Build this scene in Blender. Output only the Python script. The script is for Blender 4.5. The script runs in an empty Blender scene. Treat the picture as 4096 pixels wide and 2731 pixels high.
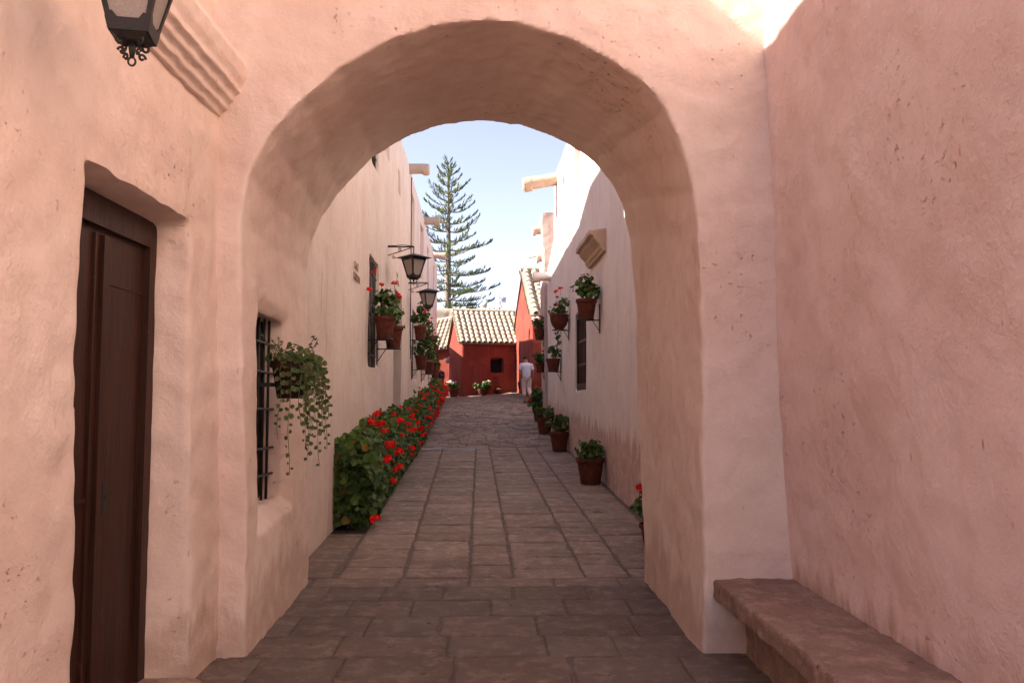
import bpy, bmesh, math, random
import numpy as np
from mathutils import Vector, Matrix, noise as mnoise

# ------------------------------------------------------------ camera, light
S = bpy.context.scene
C = S.collection
R_ = math.radians
cam = bpy.data.objects.new('camera', bpy.data.cameras.new('camera')); C.objects.link(cam)
cam.data.sensor_width = 36.0
cam.data.lens = 29.05
cam.data.clip_end = 2000
cam.location = (0, 0, 1.6)
cam.rotation_euler = (R_(90) + math.atan(131/1898), 0, -math.atan(45/1898))
S.camera = cam
SUN = Vector((-1.0, -0.13, 0.88)).normalized()          # towards the sun
W = bpy.data.worlds.new('World'); S.world = W; W.use_nodes = True
nt = W.node_tree
sky = nt.nodes.new('ShaderNodeTexSky'); sky.sky_type = 'NISHITA'; sky.sun_disc = False
sky.sun_elevation = math.asin(SUN.z); sky.sun_rotation = math.atan2(SUN.x, SUN.y)
sky.altitude = 2300; sky.air_density = 1.0; sky.dust_density = 3.5; sky.ozone_density = 2.5
wb = nt.nodes.new('ShaderNodeMix'); wb.data_type = 'RGBA'; wb.blend_type = 'MULTIPLY'; wb.inputs[0].default_value = 1.0
wb.inputs[7].default_value = (1.06, .99, 1.05, 1)
hs = nt.nodes.new('ShaderNodeHueSaturation'); hs.inputs['Saturation'].default_value = .62
nt.links.new(sky.outputs[0], hs.inputs['Color']); nt.links.new(hs.outputs[0], wb.inputs[6]); nt.links.new(wb.outputs[2], nt.nodes['Background'].inputs[0])
nt.nodes['Background'].inputs[1].default_value = 0.080
sl = bpy.data.lights.new('sun', 'SUN'); sl.energy = 5.0; sl.angle = R_(0.55); sl.color = (1, .90, .78)
so = bpy.data.objects.new('sun', sl); C.objects.link(so)
so.rotation_euler = SUN.to_track_quat('Z', 'Y').to_euler()
S.view_settings.view_transform = 'Standard'; S.view_settings.look = 'None'
S.view_settings.exposure = 1.97; S.view_settings.gamma = 1.0
S.cycles.max_bounces = 8; S.cycles.diffuse_bounces = 6; S.cycles.sample_clamp_indirect = 8

# ------------------------------------------------------------ street layout
def LW(y): return -1.83 - .0227*(y - 9.49)      # face of the left wall
def RW(y): return 1.87 - .0227*(y - 10.3)       # face of the right wall
def BE(y): return -1.43 - .0227*(y - 9.5)       # kerb edge of the flower bed
def sstep(a, b, t):
    t = min(1, max(0, (t - a)/(b - a))); return t*t*(3 - 2*t)
def gz(x, y):
    if y < 7.4: z = 0
    elif y < 19.2: z = .041*(y - 7.4)
    elif y < 31: z = .484 + .081*(y - 19.2)
    elif y < 45: z = 1.44 + .042*(y - 31)
    else: z = 2.03
    return z + sstep(31, 36, y)*.07*max(0, min(3, x + 1.4))

# ------------------------------------------------------------ helpers
class MB:
    def __init__(s): s.v = []; s.f = []; s.c = []
    def add(s, vs, fs, M=None, col=None):
        b = len(s.v)
        for p in vs:
            p = Vector(p); s.v.append(tuple(M @ p) if M else tuple(p))
        s.f += [tuple(b + i for i in f) for f in fs]
        if col is None: col = (1, 1, 1)
        if isinstance(col, list): s.c += col
        else: s.c += [col]*len(vs)
        return s
    def hexa(s, a, b, M=None, col=None):
        """a, b: two quads (4 points each), joined to a closed box"""
        s.add(list(a) + list(b), [(3,2,1,0),(4,5,6,7),(0,1,5,4),(1,2,6,5),(2,3,7,6),(3,0,4,7)], M, col); return s
    def box(s, x0, x1, y0, y1, z0, z1, M=None, col=None):
        return s.hexa([(x0,y0,z0),(x1,y0,z0),(x1,y1,z0),(x0,y1,z0)], [(x0,y0,z1),(x1,y0,z1),(x1,y1,z1),(x0,y1,z1)], M, col)
    def tube(s, pts, rad, n=6, M=None, col=None, cap=True):
        pts = [Vector(p) for p in pts]; k = len(pts)
        if not hasattr(rad, '__len__'): rad = [rad]*k
        vs = []; up = Vector((0, 0, 1))
        prev = None
        for i, p in enumerate(pts):
            t = (pts[min(i+1, k-1)] - pts[max(i-1, 0)]).normalized()
            if prev is None:
                a = t.cross(up) if abs(t.z) < .95 else t.cross(Vector((1, 0, 0)))
            else: a = prev - t*prev.dot(t)
            a.normalize(); prev = a; b = t.cross(a)
            for j in range(n):
                w = 2*math.pi*j/n
                vs.append(p + (a*math.cos(w) + b*math.sin(w))*rad[i])
        fs = [(i*n+j, i*n+(j+1) % n, (i+1)*n+(j+1) % n, (i+1)*n+j) for i in range(k-1) for j in range(n)]
        if cap: fs += [tuple(range(n-1, -1, -1)), tuple((k-1)*n + j for j in range(n))]
        s.add(vs, fs, M, col); return s
    def lathe(s, prof, n=28, M=None, col=None, jit=0, rng=None):
        vs = []
        for (r, z) in prof:
            for j in range(n):
                w = 2*math.pi*j/n; vs.append((r*math.cos(w), r*math.sin(w), z))
        k = len(prof)
        fs = [(i*n+j, i*n+(j+1) % n, (i+1)*n+(j+1) % n, (i+1)*n+j) for i in range(k-1) for j in range(n)]
        s.add(vs, fs, M, col); return s
    def prism(s, poly, lo, hi, axis='x', M=None, col=None):
        """poly of 2-D points extruded along axis"""
        def P(a, b, t): return (t, a, b) if axis == 'x' else ((a, t, b) if axis == 'y' else (a, b, t))
        n = len(poly)
        vs = [P(a, b, lo) for a, b in poly] + [P(a, b, hi) for a, b in poly]
        s.add(vs, [tuple(range(n-1, -1, -1)), tuple(range(n, 2*n))] + [(i, (i+1) % n, n+(i+1) % n, n+i) for i in range(n)], M, col)
        return s
    def mesh(s, name, smooth=True):
        me = bpy.data.meshes.new(name)
        me.from_pydata(s.v, [], s.f)
        if any(c != (1, 1, 1) for c in s.c[:4000]) and len(s.c) == len(s.v):
            at = me.color_attributes.new('tint', 'FLOAT_COLOR', 'POINT')
            at.data.foreach_set('color', np.array([(a, b, c, 1) for a, b, c in s.c], 'f').ravel())
        me.update()
        if smooth: me.polygons.foreach_set('use_smooth', [True]*len(me.polygons))
        return me
    def build(s, name, mat, parent=None, smooth=False, local=False, fix=False, angle=None):
        if parent is not None and not local:
            L = parent.get('_w', None); L = Vector(L) if L is not None else Vector(parent.location)
            s.v = [tuple(Vector(p) - L) for p in s.v]
        me = s.mesh(name, smooth)
        if fix:
            bm = bmesh.new(); bm.from_mesh(me); bmesh.ops.recalc_face_normals(bm, faces=bm.faces); bm.to_mesh(me); bm.free()
        if angle is not None and smooth: me.set_sharp_from_angle(angle=R_(angle))
        return link(name, me, mat, parent)

WPOS = {}
def link(name, me, mat, parent=None):
    o = bpy.data.objects.new(name, me)
    if mat and not me.materials: me.materials.append(mat)
    C.objects.link(o)
    if parent is not None: o.parent = parent
    return o
def thing(name, label, cat, loc=(0, 0, 0), group=None):
    o = bpy.data.objects.new(name, None); C.objects.link(o); o.empty_display_size = .1
    o.location = loc; o['label'] = label; o['category'] = cat
    if group: o['group'] = group
    return o
def tag(o, label=None, cat=None, group=None, kind=None):
    if label: o['label'] = label
    if cat: o['category'] = cat
    if group: o['group'] = group
    if kind: o['kind'] = kind
    return o

def warp(co, a1, s1, a2, s2, seed=0.0, az=1.0):
    off = Vector((seed, seed*1.7, -seed))
    out = np.empty_like(co)
    for i, p in enumerate(co):
        v = Vector(p)
        d = mnoise.noise_vector(v*s1 + off)*a1 + mnoise.noise_vector(v*s2 + off)*a2
        out[i] = (p[0] + d.x, p[1] + d.y*az, p[2] + d.z)
    return out

def adobe(name, base, cutters, vox, mat, parent, a1=.018, crisp=38, a2=.006, s1=1.1, s2=5.0, sm=3, shear=None, seed=0.0):
    """solid with openings cut out, corners softened and the faces made uneven, as hand-laid plaster"""
    tmp = []
    def mk(mb):
        me = bpy.data.meshes.new('t'); me.from_pydata(mb.v, [], mb.f)
        bm = bmesh.new(); bm.from_mesh(me); bmesh.ops.recalc_face_normals(bm, faces=bm.faces); bm.to_mesh(me); bm.free()
        o = bpy.data.objects.new('t', me); C.objects.link(o); tmp.append(o); return o
    o = mk(base)
    for c in cutters:
        k = mk(c); m = o.modifiers.new('b', 'BOOLEAN'); m.object = k; m.operation = 'DIFFERENCE'; m.solver = 'EXACT'
    m = o.modifiers.new('r', 'REMESH'); m.mode = 'VOXEL'; m.voxel_size = vox; m.use_smooth_shade = True
    m = o.modifiers.new('s', 'SMOOTH'); m.iterations = sm; m.factor = .5
    dg = bpy.context.evaluated_depsgraph_get(); dg.update()
    me = bpy.data.meshes.new_from_object(o.evaluated_get(dg))
    me.name = name
    for t in tmp:
        d = t.data; bpy.data.objects.remove(t); bpy.data.meshes.remove(d)
    n = len(me.vertices); co = np.empty(n*3, 'f'); me.vertices.foreach_get('co', co); co = co.reshape(-1, 3)
    co = warp(co, a1, s1, a2, s2, seed)
    if shear is not None: co[:, 0] += shear(co[:, 1])
    if parent is not None: co = co - np.array(parent.location, 'f')
    me.vertices.foreach_set('co', co.astype('f').ravel()); me.materials.clear(); me.update()
    me.polygons.foreach_set('use_smooth', [True]*len(me.polygons))
    if crisp: me.set_sharp_from_angle(angle=R_(crisp))
    at = me.color_attributes.new('tint', 'FLOAT_COLOR', 'POINT'); at.data.foreach_set('color', np.ones(n*4, 'f'))
    return link(name, me, mat, parent)

# ------------------------------------------------------------ materials
def newmat(name):
    m = bpy.data.materials.new(name); m.use_nodes = True
    t = m.node_tree; b = t.nodes['Principled BSDF']; b.inputs['Roughness'].default_value = .85
    b.inputs['Specular IOR Level'].default_value = .25
    return m, t, b
def N(t, typ, **k):
    n = t.nodes.new(typ)
    for a, v in k.items(): setattr(n, a, v)
    return n
def pos(t, scale=(1, 1, 1)):
    g = N(t, 'ShaderNodeNewGeometry'); m = N(t, 'ShaderNodeMapping'); m.inputs['Scale'].default_value = scale
    t.links.new(g.outputs['Position'], m.inputs['Vector']); return m.outputs[0]
def noi(t, vec, scale, det=4, rough=.55, dist=0):
    n = N(t, 'ShaderNodeTexNoise'); n.inputs['Scale'].default_value = scale; n.inputs['Detail'].default_value = det
    n.inputs['Roughness'].default_value = rough; n.inputs['Distortion'].default_value = dist
    t.links.new(vec, n.inputs['Vector']); return n.outputs['Fac']
def ramp(t, fac, a, b, ca=0.0, cb=1.0):
    n = N(t, 'ShaderNodeMapRange'); n.interpolation_type = 'SMOOTHSTEP'
    n.inputs['From Min'].default_value = a; n.inputs['From Max'].default_value = b
    n.inputs['To Min'].default_value = ca; n.inputs['To Max'].default_value = cb
    t.links.new(fac, n.inputs['Value']); return n.outputs[0]
def mix(t, fac, a, b, mode='MIX'):
    n = N(t, 'ShaderNodeMix', data_type='RGBA', blend_type=mode)
    for s, v in ((0, fac), (6, a), (7, b)):
        if isinstance(v, (int, float)): n.inputs[s].default_value = v
        elif isinstance(v, tuple): n.inputs[s].default_value = (*v, 1)
        else: t.links.new(v, n.inputs[s])
    return n.outputs[2]
def mul(t, a, b, op='MULTIPLY'):
    n = N(t, 'ShaderNodeMath', operation=op)
    for s, v in ((0, a), (1, b)):
        if isinstance(v, (int, float)): n.inputs[s].default_value = v
        else: t.links.new(v, n.inputs[s])
    return n.outputs[0]
def bump(t, b, h, dist, strength=1.0, prev=None):
    n = N(t, 'ShaderNodeBump'); n.inputs['Distance'].default_value = dist; n.inputs['Strength'].default_value = strength
    t.links.new(h, n.inputs['Height'])
    if prev is not None: t.links.new(prev, n.inputs['Normal'])
    t.links.new(n.outputs[0], b.inputs['Normal']); return n.outputs[0]

def plaster(name, ca, cb, spot, streak=0.0, peel=.5, rough=1.0, base=None, basez=0.0, seed=0.0):
    m, t, b = newmat(name)
    p = pos(t); 
    ma = N(t, 'ShaderNodeVectorMath', operation='ADD'); ma.inputs[1].default_value = (seed, seed*2, seed*.5)
    t.links.new(p, ma.inputs[0]); p = ma.outputs[0]
    big = noi(t, p, .9, 5, .6); med = noi(t, p, 4.5, 5, .65); fine = noi(t, p, 24, 4, .6)
    col = mix(t, ramp(t, big, .35, .65), ca, cb)
    col = mix(t, ramp(t, med, .45, .75, 0, .4), col, tuple(c*.84 for c in cb))
    col = mix(t, ramp(t, fine, .5, .8, 0, .3), col, tuple(min(1, c*1.1) for c in ca))
    if streak:
        sv = pos(t, (7, 7, .55)); s1 = noi(t, sv, 1.0, 5, .6)
        sv2 = pos(t, (20, 20, 1.3)); s2 = noi(t, sv2, 1.0, 3, .6)
        k = mul(t, ramp(t, s1, .5, .72), ramp(t, s2, .4, .62))
        col = mix(t, mul(t, k, streak), col, spot)
    # small chips and rubbed patches, gathered in drifts
    area = ramp(t, noi(t, p, .9, 3, .5, .4), .5, .66)
    pv = pos(t, (1.0, 1.0, 1.35)); chips = noi(t, pv, 17, 7, .75, .15)
    ch = mul(t, ramp(t, chips, .60, .70), area)
    col = mix(t, mul(t, ch, peel), col, spot)
    ch2 = mul(t, ramp(t, noi(t, pv, 7, 6, .7, .1), .54, .66), area)
    col = mix(t, mul(t, ch2, peel*.8), col, tuple(x*.55 + y*.45 for x, y in zip(spot, cb)))
    pv2 = pos(t, (26, 26, 9)); v = N(t, 'ShaderNodeTexVoronoi'); v.inputs['Scale'].default_value = .38
    t.links.new(pv2, v.inputs['Vector'])
    pits = mul(t, ramp(t, v.outputs['Distance'], .10, .04), ramp(t, noi(t, p, 3.1, 2), .45, .6))
    col = mix(t, mul(t, pits, .5*peel + .2), col, tuple(c*.55 for c in spot))
    if base is not None:
        g = N(t, 'ShaderNodeNewGeometry'); sx = N(t, 'ShaderNodeSeparateXYZ'); t.links.new(g.outputs['Position'], sx.inputs[0])
        h = mul(t, sx.outputs['Z'], mul(t, noi(t, pos(t, (3, 3, .8)), 1.4, 5, .6), 1.1), 'SUBTRACT')
        h = mul(t, h, mul(t, mul(t, sx.outputs['Y'], 9.0, 'SUBTRACT'), .041), 'SUBTRACT')
        w = mul(t, ramp(t, h, basez - .5, basez - .72), ramp(t, noi(t, p, 6, 6, .7), .3, .6, .45, 1))
        col = mix(t, w, col, base)
    t.links.new(col, b.inputs['Base Color'])
    b.inputs['Roughness'].default_value = .92
    h1 = noi(t, p, 2.6, 6, .6, .2); n1 = bump(t, b, h1, .028*rough, .5)
    h2 = noi(t, p, 8, 6, .6, .0); n2 = bump(t, b, mul(t, h2, ramp(t, noi(t, p, 1.3, 3), .35, .7, .25, 1.3)), .020*rough, .7, n1)
    h3 = noi(t, p, 45, 5, .65); n3 = bump(t, b, h3, .0045*rough, .8, n2)
    inv = mul(t, ch, -1.0); bump(t, b, inv, .012, .9, n3)
    return m

def simple(name, col, rough=.7, nscale=20, var=.25, bmp=.002, metal=0.0, spec=.25, tint=False):
    m, t, b = newmat(name)
    p = pos(t); n = noi(t, p, nscale, 5, .6)
    c = mix(t, ramp(t, n, .3, .7), tuple(x*(1-var) for x in col), tuple(min(1, x*(1+var)) for x in col))
    if tint:
        a = N(t, 'ShaderNodeAttribute', attribute_name='tint'); c = mix(t, 1.0, c, a.outputs['Color'], 'MULTIPLY')
    t.links.new(c, b.inputs['Base Color']); b.inputs['Roughness'].default_value = rough
    b.inputs['Metallic'].default_value = metal; b.inputs['Specular IOR Level'].default_value = spec
    if bmp: bump(t, b, n, bmp, .8)
    return m

def leafmat(name, a=(1, 1, 1)):
    m, t, b = newmat(name)
    at = N(t, 'ShaderNodeAttribute', attribute_name='tint')
    n = noi(t, pos(t), 55, 3); c = mix(t, ramp(t, n, .3, .7), at.outputs['Color'], mix(t, 1.0, at.outputs['Color'], (.7, .78, .6), 'MULTIPLY'))
    t.links.new(c, b.inputs['Base Color']); b.inputs['Roughness'].default_value = .5; b.inputs['Specular IOR Level'].default_value = .35
    tr = N(t, 'ShaderNodeBsdfTranslucent'); t.links.new(c, tr.inputs['Color'])
    ms = N(t, 'ShaderNodeMixShader'); ms.inputs[0].default_value = .22
    t.links.new(b.outputs[0], ms.inputs[1]); t.links.new(tr.outputs[0], ms.inputs[2])
    t.links.new(ms.outputs[0], t.nodes['Material Output'].inputs[0])
    return m

def stonemat(name, ca, cb, pit=.6, seed=0):
    m, t, b = newmat(name)
    p = pos(t); a = N(t, 'ShaderNodeAttribute', attribute_name='tint')
    big = noi(t, p, 1.1 + seed, 5, .65); med = noi(t, p, 7, 6, .7); fine = noi(t, p, 45, 5, .65)
    c = mix(t, ramp(t, big, .35, .65), ca, cb)
    c = mix(t, ramp(t, med, .46, .68, 0, .7), c, tuple(min(1, x*1.6) for x in cb))
    c = mix(t, ramp(t, fine, .5, .75, 0, .4), c, tuple(x*.6 for x in ca))
    v = N(t, 'ShaderNodeTexVoronoi'); v.inputs['Scale'].default_value = 11; t.links.new(noidist(t, p), v.inputs['Vector'])
    pits = mul(t, ramp(t, v.outputs['Distance'], .22, .1), ramp(t, noi(t, p, 5, 3), .5, .62))
    c = mix(t, mul(t, pits, pit), c, tuple(x*.3 for x in ca))
    c = mix(t, 1.0, c, a.outputs['Color'], 'MULTIPLY')
    t.links.new(c, b.inputs['Base Color']); b.inputs['Roughness'].default_value = .8
    n1 = bump(t, b, med, .022, .8); n2 = bump(t, b, fine, .008, .8, n1); bump(t, b, mul(t, pits, -1.0), .006, .8, n2)
    return m
def noidist(t, p):
    n = N(t, 'ShaderNodeTexNoise'); n.inputs['Scale'].default_value = 6; t.links.new(p, n.inputs['Vector'])
    v = N(t, 'ShaderNodeVectorMath', operation='SCALE'); v.inputs['Scale'].default_value = .12; t.links.new(n.outputs['Color'], v.inputs[0])
    a = N(t, 'ShaderNodeVectorMath', operation='ADD'); t.links.new(p, a.inputs[0]); t.links.new(v.outputs[0], a.inputs[1]); return a.outputs[0]

M = {}
M['peach'] = plaster('peach_plaster', (.765, .63, .545), (.705, .55, .465), (.50, .345, .25), peel=.38, base=(.56, .42, .34), basez=.55)
M['rose'] = plaster('rose_plaster', (.72, .58, .535), (.65, .495, .45), (.40, .245, .165), peel=.8, rough=1.15, seed=3.3, base=(.46, .32, .27), basez=.75)
M['streetL'] = plaster('cream_plaster', (.725, .605, .525), (.665, .535, .46), (.45, .33, .26), streak=.75, peel=.35, rough=.8, seed=7.1)
M['streetR'] = plaster('pale_plaster', (.745, .655, .61), (.70, .605, .56), (.46, .33, .27), streak=.5, peel=.4, rough=.7, base=(.50, .33, .27), basez=1.0, seed=5.2)
M['red'] = plaster('red_plaster', (.27, .060, .038), (.20, .038, .027), (.36, .15, .12), streak=.35, peel=.5, rough=.7, seed=1.2)
M['spout'] = plaster('spout_plaster', (.55, .41, .31), (.47, .33, .24), (.36, .22, .14), peel=.6, rough=.8)
M['block'] = plaster('block_plaster', (.50, .385, .35), (.44, .33, .30), (.30, .20, .16), peel=.9)
M['terra'] = simple('terracotta', (.105, .029, .016), .75, 14, .3, .003)
M['soil'] = simple('soil', (.035, .022, .015), .95, 30, .4, .01)
M['iron'] = simple('wrought_iron', (.018, .016, .015), .55, 60, .3, .001, spec=.4)
m, t, b = newmat('dark_wood'); gn = noi(t, pos(t, (34, 34, 1.6)), 1.0, 6, .65, .3); wn = noi(t, pos(t), 7, 6, .7)
cc = mix(t, ramp(t, gn, .35, .65), (.026, .0095, .006), (.050, .019, .012)); cc = mix(t, ramp(t, wn, .6, .72, 0, .6), cc, (.12, .055, .040))
cc = mix(t, ramp(t, noi(t, pos(t, (60, 60, 5)), 1.0, 4, .6), .66, .74, 0, .7), cc, (.17, .10, .075))
t.links.new(cc, b.inputs['Base Color']); b.inputs['Roughness'].default_value = .5; bump(t, b, gn, .003, .7); M['wood'] = m
M['dark'] = simple('dark_interior', (.012, .01, .01), .8, 5, .1, 0)
M['glass'] = simple('frosted_glass', (.30, .26, .23), .35, 120, .12, .003, spec=.5)
M['tile'] = simple('roof_tile', (.40, .335, .26), .85, 9, .25, .004, tint=True)
M['ashlar'] = simple('pale_stone', (.52, .42, .32), .9, 4, .2, .01)
M['paving'] = stonemat('paving_stone', (.160, .118, .093), (.208, .158, .127))
M['bench'] = stonemat('bench_stone', (.21, .135, .108), (.275, .19, .155), .8, .4)
M['mortar'] = simple('mortar', (.145, .108, .088), .95, 16, .25, .004)
M['leaf'] = leafmat('geranium_leaf')
M['petal'] = simple('red_petal', (.80, .018, .012), .55, 60, .25, 0)
M['white_petal'] = simple('white_petal', (.75, .7, .68), .6, 60, .2, 0)
M['stem'] = simple('plant_stem', (.12, .12, .05), .7, 40, .3, 0)
M['bark'] = simple('tree_bark', (.17, .13, .10), .9, 3, .3, .02)
M['skin'] = simple('skin', (.36, .17, .11), .55, 30, .08, 0)
M['hair'] = simple('black_hair', (.012, .009, .008), .5, 60, .3, .002)
M['shirt'] = simple('pale_blue_cloth', (.50, .52, .66), .85, 12, .06, .004)
M['trouser'] = simple('cream_cloth', (.58, .50, .47), .85, 12, .08, .004)
M['navy'] = simple('navy_cloth', (.018, .026, .045), .85, 12, .2, .004)
M['grey'] = simple('grey_metal', (.45, .44, .42), .5, 30, .1, 0, spec=.4)
M['inkm'] = simple('painted_lettering', (.16, .065, .05), .8, 90, .5, 0)
M['fade'] = simple('faded_lettering', (.36, .24, .20), .8, 90, .3, 0)

# ------------------------------------------------------------ ground
mb = MB()
ys = [-40, -12, 0, 4, 7.3, 7.5, 9.5] + [10 + i for i in range(0, 40)] + [52, 60, 90, 200, 700]
xs = [-400, -80, -20, -8, -4, -3, -2, -1.4, -1, 0, 1, 1.6, 2, 3, 4, 8, 20, 80, 400]
for y in ys:
    for x in xs: mb.v.append((x, y, gz(x, y) - .009)); mb.c.append((1, 1, 1))
nx = len(xs)
mb.f = [(j*nx+i, j*nx+i+1, (j+1)*nx+i+1, (j+1)*nx+i) for j in range(len(ys)-1) for i in range(nx-1)]
tag(mb.build('ground', M['mortar']), kind='structure')

rng = random.Random(4)
def stone(mb, quad, rng, n=3, bowl=.003, tone=None, drop=.04, hj=.004):
    """one worn paving stone: quad of (x, y) corners, uneven top, rounded rim"""
    a, b, c, d = [Vector(q) for q in quad]
    t = tone or rng.uniform(.86, 1.10); w = rng.uniform(-.02, .02)
    col = (t + w, t, t - w*.6)
    h = rng.uniform(-hj, hj); nn = n + 2; sd = rng.uniform(0, 90)
    us = [0, .035] + [i/(n-1) for i in range(1, n-1)] + [.965, 1]
    vs = []; cols = []
    k = len(us)
    for v in us:
        for u in us:
            p = (a*(1-u) + b*u)*(1-v) + (d*(1-u) + c*u)*v
            e = min(u, 1-u, v, 1-v)
            jx = mnoise.noise(Vector((p.x*5, p.y*5, sd)))*.016; jy = mnoise.noise(Vector((p.x*5, p.y*5, sd+9)))*.016
            z = gz(p.x, p.y) + h + mnoise.noise(Vector((p.x*3, p.y*3, sd)))*bowl*1.6
            if e <= 0: z -= .006
            vs.append((p.x + jx, p.y + jy, z)); cols.append(col)
    fs = [(j*k+i, j*k+i+1, (j+1)*k+i+1, (j+1)*k+i) for j in range(k-1) for i in range(k-1)]
    rim = [i for i in range(k)] + [j*k+k-1 for j in range(1, k)] + [(k-1)*k+i for i in range(k-2, -1, -1)] + [j*k for j in range(k-2, 0, -1)]
    base = len(vs)
    for r in rim: x, y, z = vs[r]; vs.append((x, y, z - drop)); cols.append(tuple(c*.85 for c in col))
    m = len(rim)
    fs += [(rim[i], base+i, base+(i+1) % m, rim[(i+1) % m]) for i in range(m)]
    mb.add(vs, fs, None, cols)

# lane stones laid across (running bond) from behind the camera to the far side of the arch
mb = MB()
rows = [-3.0, -2.45, -1.9, -1.3, -.75, -.2, .35, .9, 1.45, 2.0, 2.55, 3.1, 3.65, 4.25, 4.80, 5.27, 5.72, 6.25, 6.72, 7.20, 7.50]
for j in range(len(rows)-1):
    y0, y1 = rows[j], rows[j+1]
    x = -1.95 + (rng.uniform(0, .35))
    x = -2.0 - (.3 if j % 2 else 0)
    while x < 2.0:
        w = rng.uniform(.45, .72) if j < len(rows)-2 else rng.uniform(.5, .8)
        g = .006
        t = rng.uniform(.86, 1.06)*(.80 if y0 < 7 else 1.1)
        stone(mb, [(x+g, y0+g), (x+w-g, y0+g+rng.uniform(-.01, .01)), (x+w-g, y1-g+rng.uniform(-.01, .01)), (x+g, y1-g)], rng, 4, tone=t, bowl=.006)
        x += w
# street stones: six columns
cols_ = [(-1.43, -.0325), (-.80, -.034), (-.205, -.0175), (.195, -.0275), (.84, -.029), (1.24, -.024), (1.86, -.0227)]
for ci in range(6):
    (x0, s0), (x1, s1) = cols_[ci], cols_[ci+1]
    y = 7.52 + rng.uniform(-.02, .02)
    while y < 19.0:
        L = rng.uniform(.30, .46) if ci != 2 else rng.uniform(.36, .56)
        if ci == 5: L = rng.uniform(.24, .40)
        ye = min(y + L, 19.2); g = .011
        def xx(b, s, yy, o=9.5): return b + s*(yy - 7.6)*.78
        lo0, lo1 = x0 + (-.0227 if ci == 0 else s0*.85)*(y-(9.5 if ci == 0 else 7.6)), x0 + (-.0227 if ci == 0 else s0*.85)*(ye-(9.5 if ci == 0 else 7.6))
        hi0, hi1 = x1 + s1*.85*(y-7.6), x1 + s1*.85*(ye-7.6)
        e = .014
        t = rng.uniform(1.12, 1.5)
        stone(mb, [(lo0+e, y+g), (hi0-e, y+g+rng.uniform(-.012, .012)), (hi1-e, ye-g+rng.uniform(-.012, .012)), (lo1+e, ye-g)], rng, 4, tone=t, bowl=.005, hj=.006)
        y = ye
# strip beside the left wall before the bed
y = 7.52
while y < 9.35:
    L = rng.uniform(.5, .7); ye = min(y+L, 9.45)
    stone(mb, [(-1.95, y+.01), (-1.44, y+.01), (-1.45, ye-.01), (-1.95, ye-.01)], rng, 4, tone=rng.uniform(.85, .98))
    y = ye
# rough cobbles further up
y = 19.24
while y < 44:
    d = rng.uniform(.2, .34)
    x = (BE(y) if y < 33.2 else -4.0) + rng.uniform(0, .1); xe = RW(y) if y < 23.5 else 4
    while x < xe:
        w = rng.uniform(.22, .6); g = .014
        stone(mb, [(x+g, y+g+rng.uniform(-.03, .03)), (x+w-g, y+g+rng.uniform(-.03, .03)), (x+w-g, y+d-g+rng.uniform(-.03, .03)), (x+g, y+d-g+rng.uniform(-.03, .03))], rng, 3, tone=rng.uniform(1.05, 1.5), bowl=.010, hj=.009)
        x += w
    y += d
tag(mb.build('paving', M['paving'], smooth=True), kind='structure')

# thin pale irregular patches laid on the stones where the paving changes
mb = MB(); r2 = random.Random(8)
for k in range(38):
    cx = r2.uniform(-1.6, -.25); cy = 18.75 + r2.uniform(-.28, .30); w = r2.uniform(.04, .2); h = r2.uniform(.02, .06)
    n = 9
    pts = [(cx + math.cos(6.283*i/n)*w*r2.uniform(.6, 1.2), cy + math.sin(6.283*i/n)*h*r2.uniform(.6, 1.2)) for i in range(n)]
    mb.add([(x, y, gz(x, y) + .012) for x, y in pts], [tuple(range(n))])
tag(mb.build('pale_patches', simple('pale_patch', (.42, .40, .39), .6, 60, .3, 0)), kind='structure')
# soil of the bed
mb = MB()
for i in range(25):
    y = 9.5 + i
    for x in (LW(y) - .15, BE(y) + .0): mb.v.append((x, y, gz(x, y) - .008)); mb.c.append((1, 1, 1))
mb.f = [(2*i, 2*i+1, 2*i+3, 2*i+2) for i in range(24)]
tag(mb.build('flowerbed_soil', M['soil']), kind='structure')

kb = adobe('kerb_stone', MB().box(BE(18.7)-.22, BE(18.7)+.02, 18.62, 18.80, .35, .64), [], .02, M['paving'], None, a1=.01, a2=.006)
tag(kb, 'small upright kerb stone between the geranium bushes where the flower bed steps', 'kerb stone')
# ------------------------------------------------------------ near left house
def cutbox(x0, x1, y0, y1, z0, z1, y0b=None, y1b=None, z0b=None, z1b=None):
    """opening: face rectangle at x0, back rectangle at x1"""
    y0b = y0 if y0b is None else y0b; y1b = y1 if y1b is None else y1b; z0b = z0 if z0b is None else z0b; z1b = z1 if z1b is None else z1b
    return MB().hexa([(x0, y0, z0), (x0, y1, z0), (x0, y1, z1), (x0, y0, z1)], [(x1, y0b, z0b), (x1, y1b, z0b), (x1, y1b, z1b), (x1, y0b, z1b)])
nh = thing('plaster_house', 'peach plastered house wall with brown door and ribbed cornice, beside the arch', 'house', (-2.1, 0, 0))
base = MB().hexa([(-2.6, -1.2, -.3), (-1.692, -1.2, -.3), (-1.692, 5.42, -.3), (-2.6, 5.42, -.3)], [(-2.6, -1.2, 7.18), (-1.885, -1.2, 7.18), (-1.885, 5.42, 7.18), (-2.6, 5.42, 7.18)])
adobe('wall', base, [cutbox(-1.6, -1.97, 3.49, 4.86, -.4, 2.66, 3.60, 4.74, -.4, 2.60), cutbox(-1.94, -2.3, 3.60, 4.76, -.4, 2.60)], .03, M['peach'], nh, a1=.016, a2=.013, s2=6.5, sm=0)
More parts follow.
